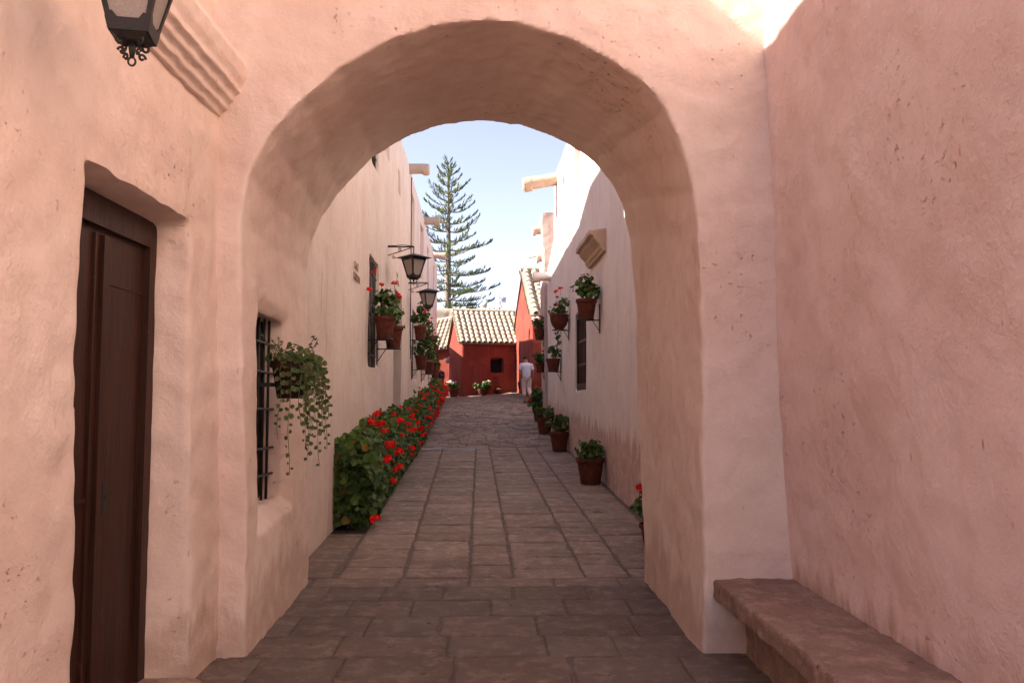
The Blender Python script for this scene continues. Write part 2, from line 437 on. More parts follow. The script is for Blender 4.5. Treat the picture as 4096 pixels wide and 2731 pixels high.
# door leaf with frame, stiles, lock
d = MB(); X = -1.968
d.box(X-.06, X, 3.52, 4.80, 0.02, 2.62)
door = d.build('door', M['wood'], nh)
d = MB()
d.box(X, X+.035, 4.67, 4.76, .02, 2.60); d.box(X, X+.035, 3.54, 4.67, 2.45, 2.60)
d.build('door_frame', M['wood'], door, local=False) if False else None
def child(mb, name, mat, par, **k):
    """part under a part whose origin sits on its thing's origin"""
    L = Vector(par.parent.location) if par.parent else Vector((0, 0, 0))
    mb.v = [tuple(Vector(p) - L) for p in mb.v]
    return mb.build(name, mat, par, local=True, **k)
child(d, 'frame', M['wood'], door)
d = MB()
d.box(X+.001, X+.022, 4.15, 4.195, .05, 2.42); d.box(X+.001, X+.014, 4.21, 4.23, .05, 2.42); d.box(X+.001, X+.016, 4.07, 4.085, .05, 2.42)
d.box(X+.001, X+.005, 4.23, 4.67, 2.18, 2.188)
for z in (.06, 1.1): d.box(X+.001, X+.010, 3.66, 4.07, z, z+.02)
child(d, 'moulding', M['wood'], door)
d = MB(); d.box(X+.002, X+.012, 4.24, 4.30, 1.02, 1.18); d.box(X+.013, X+.016, 4.264, 4.276, 1.09, 1.12)
child(d, 'lock', M['iron'], door)
d = MB().box(-2.1, -1.60, 3.56, 4.78, -.1, .055)
M['sill'] = stonemat('threshold_stone', (.24, .17, .13), (.28, .20, .155))
adobe('doorstep', d, [], .03, M['sill'], nh, a1=.01, a2=.006)
# ribbed cornice
prof = [(-1.80, 3.33), (-1.665, 3.33), (-1.665, 3.365), (-1.625, 3.38), (-1.625, 3.42), (-1.585, 3.435), (-1.585, 3.475), (-1.545, 3.49), (-1.545, 3.53), (-1.52, 3.58), (-1.505, 3.66), (-1.545, 3.74), (-1.60, 3.78), (-1.80, 3.80)]
prof = [(a - .10, b + .085) for a, b in prof]
adobe('cornice', MB().prism(prof, 2.6, 5.36, axis='y'), [], .0105, M['peach'], nh, a1=.014, a2=.008, s1=1.5, s2=9, sm=0)

# ------------------------------------------------------------ archway
arch = thing('archway', 'thick peach plastered archway spanning the lane', 'archway', (0, 6.3, 0))
fr = [(-1.52, -.3), (-1.53, .5), (-1.56, 1.37), (-1.60, 2.1), (-1.62, 2.72), (-1.583, 3.048), (-1.448, 3.307), (-1.227, 3.57), (-1.004, 3.776), (-.665, 3.956), (-.38, 4.047), (-.036, 4.095), (.137, 4.088), (.482, 3.983), (.77, 3.823), (.999, 3.663), (1.141, 3.503), (1.253, 3.241), (1.32, 2.98), (1.336, 2.72), (1.345, 2.2), (1.35, 1.363), (1.345, .5), (1.32, -.3)]
bk = [(-1.60, -.3), (-1.61, .5), (-1.63, 1.37), (-1.655, 2.1), (-1.68, 2.75), (-1.633, 3.027), (-1.539, 3.246), (-1.405, 3.452), (-1.099, 3.781), (-.806, 3.963), (-.445, 4.099), (-.151, 4.138), (.0, 4.138), (.263, 4.097), (.565, 3.979), (.80, 3.85), (.931, 3.759), (1.069, 3.59), (1.175, 3.373), (1.252, 3.053), (1.288, 2.543), (1.32, 1.27), (1.345, .5), (1.35, -.3)]
mb = MB(); n = len(fr); TZ = 8.2
YF, YB = 5.3, 7.42
outer = []
for i in range(n):
    t = i/(n-1)
    if t < .22: outer.append((-2.55, -.3 + (TZ+.3)*t/.22))
    elif t > .78: outer.append((2.55, TZ - (TZ+.3)*(t-.78)/.22))
    else: outer.append((-2.55 + 5.1*(t-.22)/.56, TZ))
outer[0] = (-2.55, -.3); outer[-1] = (2.55, -.3)
for k in range(1, n-1):
    if outer[k][1] < TZ and outer[k+1][1] >= TZ: outer[k+1] = (-2.55, TZ)
    if outer[k][1] >= TZ and outer[k+1][1] < TZ: outer[k] = (2.55, TZ)
vs = [(x, YF, z) for x, z in fr] + [(x, YB, z) for x, z in bk] + [(x, YF, z) for x, z in outer] + [(x, YB, z) for x, z in outer]
fs = []
for i in range(n-1):
    fs += [(i, i+1, 2*n+i+1, 2*n+i), (n+i+1, n+i, 3*n+i, 3*n+i+1), (i+1, i, n+i, n+i+1), (2*n+i, 2*n+i+1, 3*n+i+1, 3*n+i)]
fs += [(0, n, 3*n, 2*n), (n-1, 2*n-1+0, 4*n-1, 3*n-1)]
mb.add(vs, fs)
cut = [cutbox(-1.50, -1.665, 5.50, 6.92, .62, 2.68, 5.77, 6.62, .83, 2.20), cutbox(-1.65, -2.06, 5.77, 6.62, .83, 2.20)]
adobe('masonry', mb, cut, .022, M['peach'], arch, crisp=62, a1=.018, a2=.009, s1=1.3, s2=7, sm=1)
mb = MB().box(-1.92, -1.83, 5.6, 6.8, .7, 2.4); mb.build('niche_shutter', M['dark'], arch)
g = MB()
for y in (5.92, 6.08, 6.23, 6.38, 6.52): g.tube([(-1.755, y, .80), (-1.755, y, 2.22)], .011, 6)
grl = g.build('window_grille', M['iron'], arch, smooth=True)
for z in (1.02, 1.22, 1.52, 1.80, 2.02):
    child(MB().tube([(-1.74, 5.74, z), (-1.735, 6.1, z+.004), (-1.74, 6.64, z-.004)], .011, 6), 'crossbar', M['iron'], grl, smooth=True)

# ------------------------------------------------------------ near right wall + bench
rw = thing('plaster_wall', 'rose plastered wall with peeling patches behind the stone bench', 'wall', (2.2, 0, 0))
adobe('wall_face', MB().hexa([(1.92, -9, -.3), (2.6, -9, -.3), (2.6, 5.42, -.3), (1.92, 5.42, -.3)], [(1.70, -9, 8.0), (2.6, -9, 8.0), (2.6, 5.42, 8.0), (1.70, 5.42, 8.0)]), [], .045, M['rose'], rw, a1=.024, a2=.012, s1=1.0, s2=5, sm=1, seed=4)
bn = thing('stone_bench', 'long low brown stone bench along the rose wall', 'bench', (1.63, 3, 0))
def slab(y0, y1, seed):
    return adobe('seat_slab', MB().box(1.405, 1.93, y0, y1, .335, .462), [], .018, M['bench'], bn, a1=.010, a2=.008, s1=3, s2=16, sm=0, seed=seed)
ysl = [5.33, 4.78, 4.10, 3.32, 2.5, 1.6]
for i in range(5): slab(ysl[i+1] + .003, ysl[i] - .003, 0)
adobe('support', MB().box(1.60, 1.93, -1, 5.30, -.1, .35), [], .03, M['bench'], bn, a1=.03, a2=.015, s1=2, s2=8)
# foot of the pillar under the bench corner
# ------------------------------------------------------------ left street house
lh = thing('white_street_house', 'tall cream plastered house with barred windows and water spouts along the flower bed', 'house', (-2.4, 7.4, 0))
def cutL(y0, y1, z0, z1, dep=.3): return cutbox(.1, -dep, y0, y1, z0, z1)
openL = [(12.66, 13.95, 2.1, 3.82, .2), (12.84, 13.72, 5.38, 6.9, .25), (14.9, 15.55, 6.05, 6.75, .25), (17.35, 17.98, 6.0, 6.5, .2),
         (21.0, 22.1, 5.1, 6.93, .3), (24.67, 26.1, 5.3, 6.93, .3), (28.46, 29.9, 5.6, 6.9, .3), (32.6, 33.6, 5.6, 6.9, .3),
         (16.75, 18.48, -.2, 3.84, .35), (21.7, 23.65, 2.14, 3.95, .22), (26.0, 27.65, 2.15, 3.95, .22), (30.2, 31.75, 2.16, 3.95, .22)]
base = MB().prism([(7.3, -.3), (36.0, -.3), (36.0, 7.36), (7.3, 7.44)], -.7, 0)
shL = lambda y: -1.83 - .0227*(y - 9.49)
adobe('wall', base, [cutL(*o) for o in openL], .055, M['streetL'], lh, a1=.022, a2=.006, s1=.9, s2=4, sm=2, shear=shL, seed=2)
def shp(mb, f):
    mb.v = [(x + f(y), y, z) for x, y, z in mb.v]; return mb
shp(MB().prism([(10.6, -.2), (35.6, -.2), (35.6, 6.8), (31, 6.8), (30.6, 10.7), (15.5, 10.95), (14, 11.35), (10.6, 11.35)], -3.4, -3.0, col=None), lambda y: shL(y)).build('hidden_shadow_mass', M['streetL'], lh, fix=True)  # unseen mass, outline shaped to cast the shadow edge on the right wall
MB().box(-9, -4.0, 36.2, 40.7, 1.0, 5.8).build('hidden_shade_block', M['streetL'], lh)  # added out of view to shade the red house and the ground beside it
for (y0, y1, z0, z1) in ((12.6, 14.0, 2.0, 3.9), (12.8, 13.8, 5.3, 7.0)):
    w = shp(MB().box(-.19, -.16, y0, y1, z0, z1), shL).build('window', M['dark'], lh)
    g = MB()
    for i in range(7):
        y = y0 + .12 + (y1 - y0 - .24)*i/6; g.tube([(-.05, y, z0+.04), (-.05, y, z1-.04)], .011, 5)
    for k in range(3):
        z = z0 + .3 + (z1-z0-.6)*k/2; g.tube([(-.04, y0+.03, z), (-.04, y1-.03, z)], .012, 5)
    child(shp(g, shL), 'grille', M['iron'], w, smooth=True)
for (y0, y1) in ((21.7, 23.65), (26.0, 27.65), (30.2, 31.75)):
    w = shp(MB().box(-.22, -.10, y0-.05, y1-.25, 2.1, 4.0), shL).build('window', M['dark'], lh)
shp(MB().box(-.34, -.26, 16.7, 18.5, .2, 3.9), shL).build('door', M['wood'], lh)
def spout(y, z, L, side, r, mat, par, lip=True, f=None, nm='water_spout', tilt=0.0, seed=0):
    f = f or (shL if side > 0 else (lambda y: RW(y)))
    x0 = f(y); m = MB()
    pts = []; n = 12
    prof = [(-.2, r), (L*.35, r*.97), (L*.68, r), (L*.70, r*1.0), (L*.9, r), (L, r*.95)]
    for k, (a, rr) in enumerate(prof):
        for j in range(n):
            w = 2*math.pi*j/n
            zz = math.sin(w)*rr
            if lip and a > L*.69 and zz < 0: zz *= 1.35
            pts.append((x0 + side*a, y + math.cos(w)*rr, z + zz + tilt*a))
    fs = [(i*n+j, i*n+(j+1) % n, (i+1)*n+(j+1) % n, (i+1)*n+j) for i in range(len(prof)-1) for j in range(n)] + [tuple(range(n)), tuple((len(prof)-1)*n+j for j in range(n))]
    m.add(pts, fs)
    return adobe(nm, m, [], .028, mat, par, a1=.012, a2=.008, s1=3, s2=9, sm=2, seed=seed)
for y, z in ((20.35, 7.32), (26.7, 7.38), (32.7, 7.28)): spout(y, z, .5, 1, .135, M['spout'], lh)
# electric cable down the wall
m = MB().tube([(shL(y) + .025, y, z) for y, z in ((20.7, 7.2), (20.75, 6.6), (20.72, 5.0), (20.74, 4.0), (20.7, 3.4), (20.9, 2.6))], .012, 5)
tag(m.build('wall_cable', M['iron'], smooth=True), 'thin dark cable running down the cream wall past the second street lantern', 'cable')
# lettering
def lettering(txt, y, z, size, mat, par, sx=.78):
    cu = bpy.data.curves.new('t', 'FONT'); cu.body = txt; cu.size = size; cu.extrude = .0015
    o = bpy.data.objects.new('t', cu); C.objects.link(o)
    dg = bpy.context.evaluated_depsgraph_get(); dg.update()
    me = bpy.data.meshes.new_from_object(o.evaluated_get(dg)); me.name = 'lettering'
    bpy.data.objects.remove(o)
    L = par.location
    for v in me.vertices:
        yy = y + v.co.x*sx
        v.co = Vector((shL(yy) + .016 + v.co.z, yy, z + v.co.y)) - L
    me.materials.clear(); return link('street_name_lettering', me, mat, par)
lettering('CALLE', 11.0, 3.345, .15, M['inkm'], lh, .95)
lettering('CORDOVA', 10.93, 3.19, .15, M['inkm'], lh, .86)
lettering('CALLE', 17.0, 4.12, .15, M['fade'], lh)
lettering('CORDOVA', 17.0, 3.97, .15, M['fade'], lh)

# ------------------------------------------------------------ right street house
rh = thing('pale_street_house', 'tall whitish plastered house opposite, with moulded window hood, its top in sunlight', 'house', (2.2, 7.4, 0))
def cutR(y0, y1, z0, z1, dep=.3): return cutbox(-.1, dep, y0, y1, z0, z1)
shR = lambda y: 1.87 - .0227*(y - 10.3)
base = MB().prism([(7.3, -.3), (23.4, -.3), (23.4, 5.25), (21.45, 5.8), (21.45, 7.42), (7.3, 7.5)], 0, .9)
openR = [(15.35, 17.1, 1.77, 3.32, .16), (16.1, 17.1, 5.25, 6.95, .3), (18.9, 19.4, 6.15, 6.8, .3), (21.3, 22.6, .6, 3.0, .08)]
adobe('wall', base, [cutR(*o) for o in openR[:3]], .05, M['streetR'], rh, a1=.022, a2=.006, s1=.9, s2=4, sm=2, shear=shR, seed=6)
shp(MB().box(.95, 6, 7.6, 23.2, -.2, 7.0), shR).build('hidden_sky_blocker', M['streetR'], rh)  # unseen mass added behind the wall to block sky light and stray bounce
w = shp(MB().box(.13, .17, 15.3, 17.15, 1.7, 3.4), shR).build('window', M['dark'], rh)
g = MB()
g.box(.03, .12, 16.98, 17.09, 1.78, 3.32); g.box(.03, .12, 15.36, 15.46, 1.78, 3.32); g.box(.03, .12, 15.46, 16.98, 1.78, 1.90); g.box(.03, .12, 15.46, 16.98, 3.22, 3.32)
for i in range(7): g.box(.06, .10, 15.62 + i*.2, 15.68 + i*.2, 1.9, 3.22)
for z in (2.25, 2.72): g.box(.055, .108, 15.46, 16.98, z, z+.05)
child(shp(g, shR), 'lattice', M['wood'], w)
# hood
prof = [(.05, 3.93), (-.06, 3.93), (-.06, 3.99), (-.10, 3.99), (-.10, 4.05), (-.20, 4.15), (-.20, 4.20), (-.27, 4.20), (-.27, 4.29), (.05, 4.32)]
adobe('window_hood', MB().prism(prof, 13.0, 14.75, axis='y'), [], .018, M['spout'], rh, a1=.01, a2=.005, s1=2, s2=8, sm=0, shear=shR)
m = MB()
spout(20.7, 7.18, .86, -1, .17, M['spout'], rh, lip=False, tilt=-.18)
sp = MB()
for a in (.70, .78, .86):
    x0 = RW(20.7) - a; sp.tube([(x0+.05, 20.7, 7.18-.18*a), (x0, 20.7, 7.18-.18*a-.01)], [.20, .19], 12)
adobe('spout_rings', sp, [], .03, M['spout'], rh, a1=.01, a2=.005)
spout(22.6, 4.95, .48, -1, .13, M['streetR'], rh, seed=3)
# stepped block beyond
bl = thing('pink_rooftop_block', 'narrow pinkish plastered house end with two spouts, past the tall whitish wall', 'house', (1.9, 24.5, 0))
adobe('wall', MB().prism([(1.50, -.3), (1.50, 3.0), (1.45, 6.0), (1.42, 7.0), (2.6, 7.1), (2.6, -.3)], 23.7, 25.4, axis='y'), [], .05, M['block'], bl, a1=.02, a2=.012, s2=5, sm=2)
MB().box(2.65, 8, 23.9, 31.4, -.2, 6.2).build('hidden_sky_blocker', M['rose'], bl)  # unseen mass added to keep open sky off the red facade
spout(24.2, 6.58, .27, -1, .13, M['spout'], bl, f=lambda y: 1.45)
spout(24.3, 5.78, .14, -1, .14, M['spout'], bl, f=lambda y: 1.45)
MB().tube([(1.32, 24.3, 5.82), (1.02, 24.3, 5.76)], .022, 8).build('drain_pipe', M['grey'], bl, smooth=True)

# ------------------------------------------------------------ roofs and red houses
def tiles(mb, A, B, up, ncol, nrow, rng, rad=None, thick=.02):
    """barrel tiles on the slope spanned by eave A->B and by the vector up (eave to ridge)"""
    A = Vector(A); B = Vector(B); up = Vector(up)
    e = (B - A); w = e.length/ncol; ex = e.normalized(); uz = up.normalized(); nz = ex.cross(uz).normalized()
    if nz.z < 0: nz = -nz
    r = rad or w*.34; L = up.length/nrow
    mb.add([A - nz*.02, B - nz*.02, B + up - nz*.02, A + up - nz*.02, A - nz*.10, B - nz*.10, B + up - nz*.10, A + up - nz*.10], [(0, 1, 2, 3), (7, 6, 5, 4), (0, 4, 5, 1), (1, 5, 6, 2), (2, 6, 7, 3), (3, 7, 4, 0)], None, (.62, .58, .55))
    for i in range(ncol):
        for kind in (0, 1):
            for j in range(nrow):
                t = rng.uniform(.82, 1.12); col = (t, t*rng.uniform(.96, 1.0), t*rng.uniform(.90, 1.0))
                if kind: col = tuple(c*.8 for c in col)
                cx = (i + (.5 if kind == 0 else 0.0))*w + rng.uniform(-.008, .008)
                o = A + ex*cx + uz*(j*L - .03)
                n = 7; vs = []
                for (s, rr, lift) in ((0, r*1.08, .035), (L*1.12, r*.86, .005)):
                    for k in range(n):
                        a = math.pi*k/(n-1)
                        if kind == 0: p = o + ex*(math.cos(a)*rr) + nz*(math.sin(a)*rr + lift) + uz*s
                        else: p = o + ex*(math.cos(a)*rr) + nz*(-math.sin(a)*rr*.4 + .02 + lift*.4) + uz*s
                        vs.append(p)
                    for k in range(n):
                        a = math.pi*k/(n-1); q = rr - .018
                        if kind == 0: p = o + ex*(math.cos(a)*q) + nz*(math.sin(a)*q + lift) + uz*s
                        else: p = o + ex*(math.cos(a)*q) + nz*(-math.sin(a)*q*.4 + .02 + lift*.4 - .01) + uz*s
                        vs.append(p)
                fs = []
                for k in range(n-1):
                    fs += [(k, k+1, 2*n+k+1, 2*n+k), (n+k+1, n+k, 3*n+k, 3*n+k+1), (k, n+k, n+k+1, k+1)]
                mb.add(vs, fs, None, col)
    return mb
rt = random.Random(11)
# central red house
rc = thing('red_house', 'dark red house with sunlit tiled roof and square window closing the lane', 'house', (0, 38.5, 1.7))
Cn = Vector((-1.37, 37.0, 0)); gd = Vector((-.80, 4.0, 0)).normalized(); fd = Vector((4.0, .80, 0)).normalized()
def fp(a, b, z): v = Cn + fd*a + gd*b; return (v.x, v.y, z)
EZ, RZ, DP, LN = 4.16, 5.62, 4.0, 3.4
base = MB()
sec = [(0, 1.2), (0, EZ), (DP/2, RZ), (DP, EZ), (DP, 1.2)]
vs = [fp(0, b, z) for b, z in sec] + [fp(LN, b, z) for b, z in sec]
base.add(vs, [(0, 1, 2, 3, 4), (9, 8, 7, 6, 5)] + [(i, 5+i, 5+(i+1) % 5, (i+1) % 5) for i in range(5)])
def cutF(a0, a1, z0, z1, dep, front=.2):
    return MB().hexa([fp(a0, -front, z0), fp(a1, -front, z0), fp(a1, -front, z1), fp(a0, -front, z1)], [fp(a0, dep, z0), fp(a1, dep, z0), fp(a1, dep, z1), fp(a0, dep, z1)])
adobe('wall', base, [cutF(1.30, 3.6, 1.0, 4.02, .09), cutF(1.33, 1.93, 2.75, 3.42, .45), cutF(1.42, 1.66, 1.6, 2.55, .16)], .05, M['red'], rc, a1=.02, a2=.006, sm=2, seed=9)
MB().hexa([fp(1.2, .42, 2.65), fp(2.05, .42, 2.65), fp(2.05, .42, 3.5), fp(1.2, .42, 3.5)], [fp(1.2, .5, 2.65), fp(2.05, .5, 2.65), fp(2.05, .5, 3.5), fp(1.2, .5, 3.5)]).build('window', M['dark'], rc)
m = MB()
ov = .18
A_ = Vector(fp(-.12, -ov, EZ - ov*(RZ-EZ)/(DP/2) + .07)); B_ = Vector(fp(LN-.55, -ov, EZ - ov*(RZ-EZ)/(DP/2) + .07)); T_ = Vector(fp(-.12, DP/2, RZ + .10))
tiles(m, A_, B_, T_ - A_, 12, 8, rt)
A2 = Vector(fp(LN-.5, DP+ov, EZ - .06)); B2 = Vector(fp(-.12, DP+ov, EZ - .06))
tiles(m, A2, B2, Vector(fp(LN-.5, DP/2, RZ + .10)) - A2, 12, 8, rt)
ra, rb = Vector(fp(-.15, DP/2, RZ+.12)), Vector(fp(LN-.5, DP/2, RZ+.12))
for i in range(9):
    p = ra.lerp(rb, i/9); q = ra.lerp(rb, (i+1.08)/9); m.tube([p, q], [.12, .10], 8, col=(.95, .92, .9))
# verge tiles seen edge on
for i in range(13):
    p = A_ + (T_ - A_)*(i+.3)/13; m.tube([p - fd*.07, p + fd*.06 + Vector((0, 0, .015))], [.07, .06], 7, col=(.95, .93, .9))
m.build('roof', M['tile'], rc, smooth=True, angle=50)
# right red house, gable facing the lane
rr_ = thing('tall_red_gable_house', 'taller bright red gabled house behind the person, half sunlit', 'house', (2, 35, 1.6))
Dn = Vector((1.56, 32.4, 0)); g2 = Vector((-.52, 5.4, 0)).normalized(); f2 = Vector((5.4, .52, 0)).normalized()
def fq(a, b, z): v = Dn + f2*a + g2*b; return (v.x, v.y, z)
E2, R2, D2, L2 = 4.98, 7.0, 5.5, 6
sec = [(0, 1.0), (0, E2), (D2/2, R2), (D2, E2), (D2, 1.0)]
base = MB(); vs = [fq(0, b, z) for b, z in sec] + [fq(L2, b, z) for b, z in sec]
base.add(vs, [(0, 1, 2, 3, 4), (9, 8, 7, 6, 5)] + [(i, 5+i, 5+(i+1) % 5, (i+1) % 5) for i in range(5)])
adobe('wall', base, [], .06, M['red'], rr_, a1=.025, a2=.008, sm=2, seed=5)
m = MB(); A_ = Vector(fq(-.06, -.2, E2 - .08)); T_ = Vector(fq(-.06, D2/2, R2+.08))
tiles(m, A_, Vector(fq(L2, -.2, E2-.08)), T_ - A_, 17, 10, rt)
A2 = Vector(fq(L2, D2+.2, E2-.08)); tiles(m, A2, Vector(fq(-.06, D2+.2, E2-.08)), Vector(fq(L2, D2/2, R2+.08)) - A2, 17, 10, rt)
p0, p1 = Vector(fq(-.1, D2/2, R2+.12)), Vector(fq(L2, D2/2, R2+.12))
m.tube([p0, p1], .11, 8, col=(.9, .88, .85))
m.build('roof', M['tile'], rr_, smooth=True, angle=50)
# drain and buttress on the shaded front
MB().tube([fq(.48, -.06, 1.2), fq(.48, -.06, 4.6)], .05, 8).build('downpipe', M['wood'], rr_, smooth=True)
# left red wing
rl = thing('red_wing_house', 'sunlit red house wing with low tiled roof, leftmost of the red buildings', 'house', (-3.4, 42.5, 1.7))
E3 = 4.05
adobe('wall', MB().hexa([(-4.6, 42.2, 1.2), (-2.05, 41.2, 1.2), (-1.6, 44.0, 1.2), (-4.4, 45, 1.2)], [(-4.6, 42.2, E3-.35), (-2.05, 41.2, E3+.1), (-1.6, 44.0, E3+.1), (-4.4, 45, E3-.3)]), [], .06, M['red'], rl, a1=.02, a2=.008, sm=2, seed=7)
m = MB(); A_ = Vector((-4.75, 42.0, E3-.33)); B_ = Vector((-2.0, 41.0, E3+.12)); up = Vector((.35, 2.6, 1.75))
tiles(m, A_, B_, up, 12, 8, rt)
m.tube([A_ + up + Vector((0, 0, .05)), B_ + up + Vector((0, 0, .05))], .08, 8, col=(1, .95, .9))
m.build('roof', M['tile'], rl, smooth=True, angle=50)
# stone wall behind
sw = MB().prism([(-9, 1.0), (4.4, 1.0), (4.4, 6.62), (1.5, 6.66), (-3.0, 6.80), (-9, 6.85)], 47.2, 48.2, axis='y')
o = adobe('stone_wall', sw, [], .09, M['ashlar'], None, a1=.05, a2=.02)
tag(o, 'rough beige stone wall rising behind the tiled roofs, under the pine tree', 'wall')
# small wall lamp on the corner of the red house
wl = thing('small_wall_lamp', 'small round grey lamp on the left corner of the central red house', 'lamp', fp(0, 3.4, 3.45))
p = Vector(fp(0, 3.4, 3.45))
MB().lathe([(.02, .14), (.07, .10), (.11, 0), (.09, -.10), (.03, -.15), (.001, -.16)], 14, Matrix.Translation(p + Vector((-.14, -.16, 0)))).build('globe', M['grey'], wl, smooth=True)
MB().tube([p + Vector((.02, .02, .3)), p + Vector((-.10, -.12, .3)), p + Vector((-.14, -.16, .13))], .02, 6).build('arm', M['iron'], wl, smooth=True)
# floodlight under the eave
fl = thing('floodlight', 'grey conical floodlight under the eave of the tall red house', 'lamp', fq(.15, -.2, 4.6))
p = Vector(fq(.42, -.28, 4.78)); q = Vector(fq(.02, -.42, 4.62))
MB().tube([p, p.lerp(q, .45), q], [.06, .09, .17], 12).build('lamp_hood', M['grey'], fl, smooth=True)
MB().tube([Vector(fq(.55, .05, 4.86)), p], .025, 6).build('arm', M['iron'], fl, smooth=True)
fl2 = MB().tube([(-.38, 47.6, 6.88), (-.52, 47.5, 7.08)], [.08, .30], 12).tube([(-.38, 47.7, 6.55), (-.38, 47.7, 6.9)], .03, 6)
tag(fl2.build('horn_loudspeaker', M['grey'], smooth=True), 'pale horn loudspeaker perched on the stone wall beyond the roof ridge', 'loudspeaker')
# lattice mast
mast = MB()
for dx, dy in ((-.17, 0), (.17, 0), (0, .3)): mast.tube([(.58+dx, 58+dy, 5), (.58+dx*.75, 58+dy*.75, 9.0)], .03, 4)
for i in range(8):
    z = 5.6 + i*.45; mast.tube([(.42, 58, z), (.74, 58, z+.22)], .018, 4); mast.tube([(.74, 58, z+.22), (.42, 58, z+.45)], .018, 4)
mast.tube([(.58, 58, 8.9), (.58, 58, 10.3)], .018, 4)
mo = thing('antenna_mast', 'thin lattice antenna mast with round dish against the sky', 'antenna', (.58, 58, 5))
mast.build('lattice', M['grey'], mo)
MB().lathe([(.001, 0), (.12, .02), (.22, .08)], 14, Matrix.Translation((.86, 57.9, 8.5)) @ Matrix.Rotation(R_(80), 4, 'X')).build('dish', M['grey'], mo, smooth=True)

# ------------------------------------------------------------ lanterns
def spiral(c, r, ax, turns=1.3, sgn=1, n=18, a0=0):
    out = []
    for i in range(n):
        t = i/(n-1); a = a0 + sgn*turns*2*math.pi*t; q = r*(1 - .75*t)
        out.append(Vector(c) + Vector(ax)*(math.cos(a)*q) + Vector((0, 0, 1))*(math.sin(a)*q))
    return out
def lantern(x, y, z, arm, rz, label, drop=.16, s=1.0):
    L = thing('wall_lantern', label, 'lantern', (x, y, z), 'black iron lanterns on wall brackets')
    b = MB()
    b.box(-.02, arm, -.012, .012, -.012, .012)
    b.tube([(-.01, 0, -.17), (arm*.88, 0, -.02)], .009, 6)
    b.tube([(0, 0, .02), (arm*.25, 0, .02), (arm*.55, 0, .035), (arm*.95, 0, .015)], .007, 5)
    b.tube(spiral((arm*.45, 0, -.055), .034, (1, 0, 0), 1.4), .006, 5); b.tube(spiral((arm*.22, 0, -.19), .036, (1, 0, 0), 1.4, -1), .006, 5)
    b.box(-.015, .0, -.02, .02, -.2, .03)
    b.tube([(arm-.01, 0, 0), (arm-.01, 0, -drop)], .010, 6)
    b.build('bracket', M['iron'], L, local=True)
    Mx = Matrix.Translation((arm-.01, 0, -drop)) @ Matrix.Rotation(rz, 4, 'Z') @ Matrix.Scale(s, 4)
    f = MB(); ht = .36; wt, wb = .165, .085; rf = .25
    # roof
    f.add([(-rf, -rf, -.05), (rf, -rf, -.05), (rf, rf, -.05), (-rf, rf, -.05), (-.03, -.03, .03), (.03, -.03, .03), (.03, .03, .03), (-.03, .03, .03), (-wt, -wt, -.066), (wt, -wt, -.066), (wt, wt, -.066), (-wt, wt, -.066)],
          [(0, 1, 5, 4), (1, 2, 6, 5), (2, 3, 7, 6), (3, 0, 4, 7), (4, 5, 6, 7), (0, 8, 9, 1), (1, 9, 10, 2), (2, 10, 11, 3), (3, 11, 8, 0), (8, 11, 10, 9)], Mx)
    zt, zb = -.066, -.066-ht
    for sx, sy in ((-1, -1), (1, -1), (1, 1), (-1, 1)):
        k = .022
        a = [(sx*wt, sy*wt, zt), (sx*(wt-k*1.4), sy*wt, zt), (sx*(wt-k*1.4), sy*(wt-k*1.4), zt), (sx*wt, sy*(wt-k*1.4), zt)]
        c = [(sx*wb, sy*wb, zb), (sx*(wb-k), sy*wb, zb), (sx*(wb-k), sy*(wb-k), zb), (sx*wb, sy*(wb-k), zb)]
        f.hexa(a, c, Mx)
    def ring(z0, z1, w0, w1, k=.02):
        for q in range(4):
            Q = Mx @ Matrix.Rotation(q*math.pi/2, 4, 'Z')
            f.hexa([(-w0-.002, -w0-.002, z0), (w0+.002, -w0-.002, z0), (w0, -w0+k, z0), (-w0, -w0+k, z0)], [(-w1-.002, -w1-.002, z1), (w1+.002, -w1-.002, z1), (w1, -w1+k, z1), (-w1, -w1+k, z1)], Q)
    ring(zt, zt-.03, wt, wt-.007); ring(zb+.05, zb-.004, wb+.011, wb)
    for q in range(4):   # corner gussets of the rounded window
        Q = Mx @ Matrix.Rotation(q*math.pi/2, 4, 'Z')
        for sx in (-1, 1):
            w = wb+.011
            f.hexa([(sx*w, -w-.001, zb+.05), (sx*(w-.05), -w-.001, zb+.05), (sx*(w-.052), -w+.008, zb+.05), (sx*w, -w+.008, zb+.05)],
                   [(sx*(w+.005), -w-.005, zb+.075), (sx*(w-.030), -w-.005, zb+.075), (sx*(w-.032), -w+.004, zb+.075), (sx*(w+.005), -w+.004, zb+.075)], Q)
    f.hexa([(-wb, -wb, zb), (wb, -wb, zb), (wb, wb, zb), (-wb, wb, zb)], [(-.05, -.05, zb-.03), (.05, -.05, zb-.03), (.05, .05, zb-.03), (-.05, .05, zb-.03)], Mx)
    f.build('frame', M['iron'], L, local=True)
    for q in range(4):
        Q = Mx @ Matrix.Rotation(q*math.pi/2, 4, 'Z')
        a, c = wt-.012, wb-.006
        MB().hexa([(-a, -a, zt-.005), (a, -a, zt-.005), (a, -a+.004, zt-.005), (-a, -a+.004, zt-.005)], [(-c, -c, zb+.01), (c, -c, zb+.01), (c, -c+.004, zb+.01), (-c, -c+.004, zb+.01)], Q).build('glass_pane', M['glass'], L, local=True)
    sc = MB()
    for q in range(4):
        Q = Mx @ Matrix.Rotation(q*math.pi/2 + math.pi/4, 4, 'Z')
        sc.tube(spiral((.062, 0, zb-.035), .030, (1, 0, 0), 1.15, -1, a0=math.pi), .0065, 6, Q)
        sc.tube(spiral((.050, 0, zb-.085), .020, (1, 0, 0), 1.0, 1, 14), .006, 6, Q)
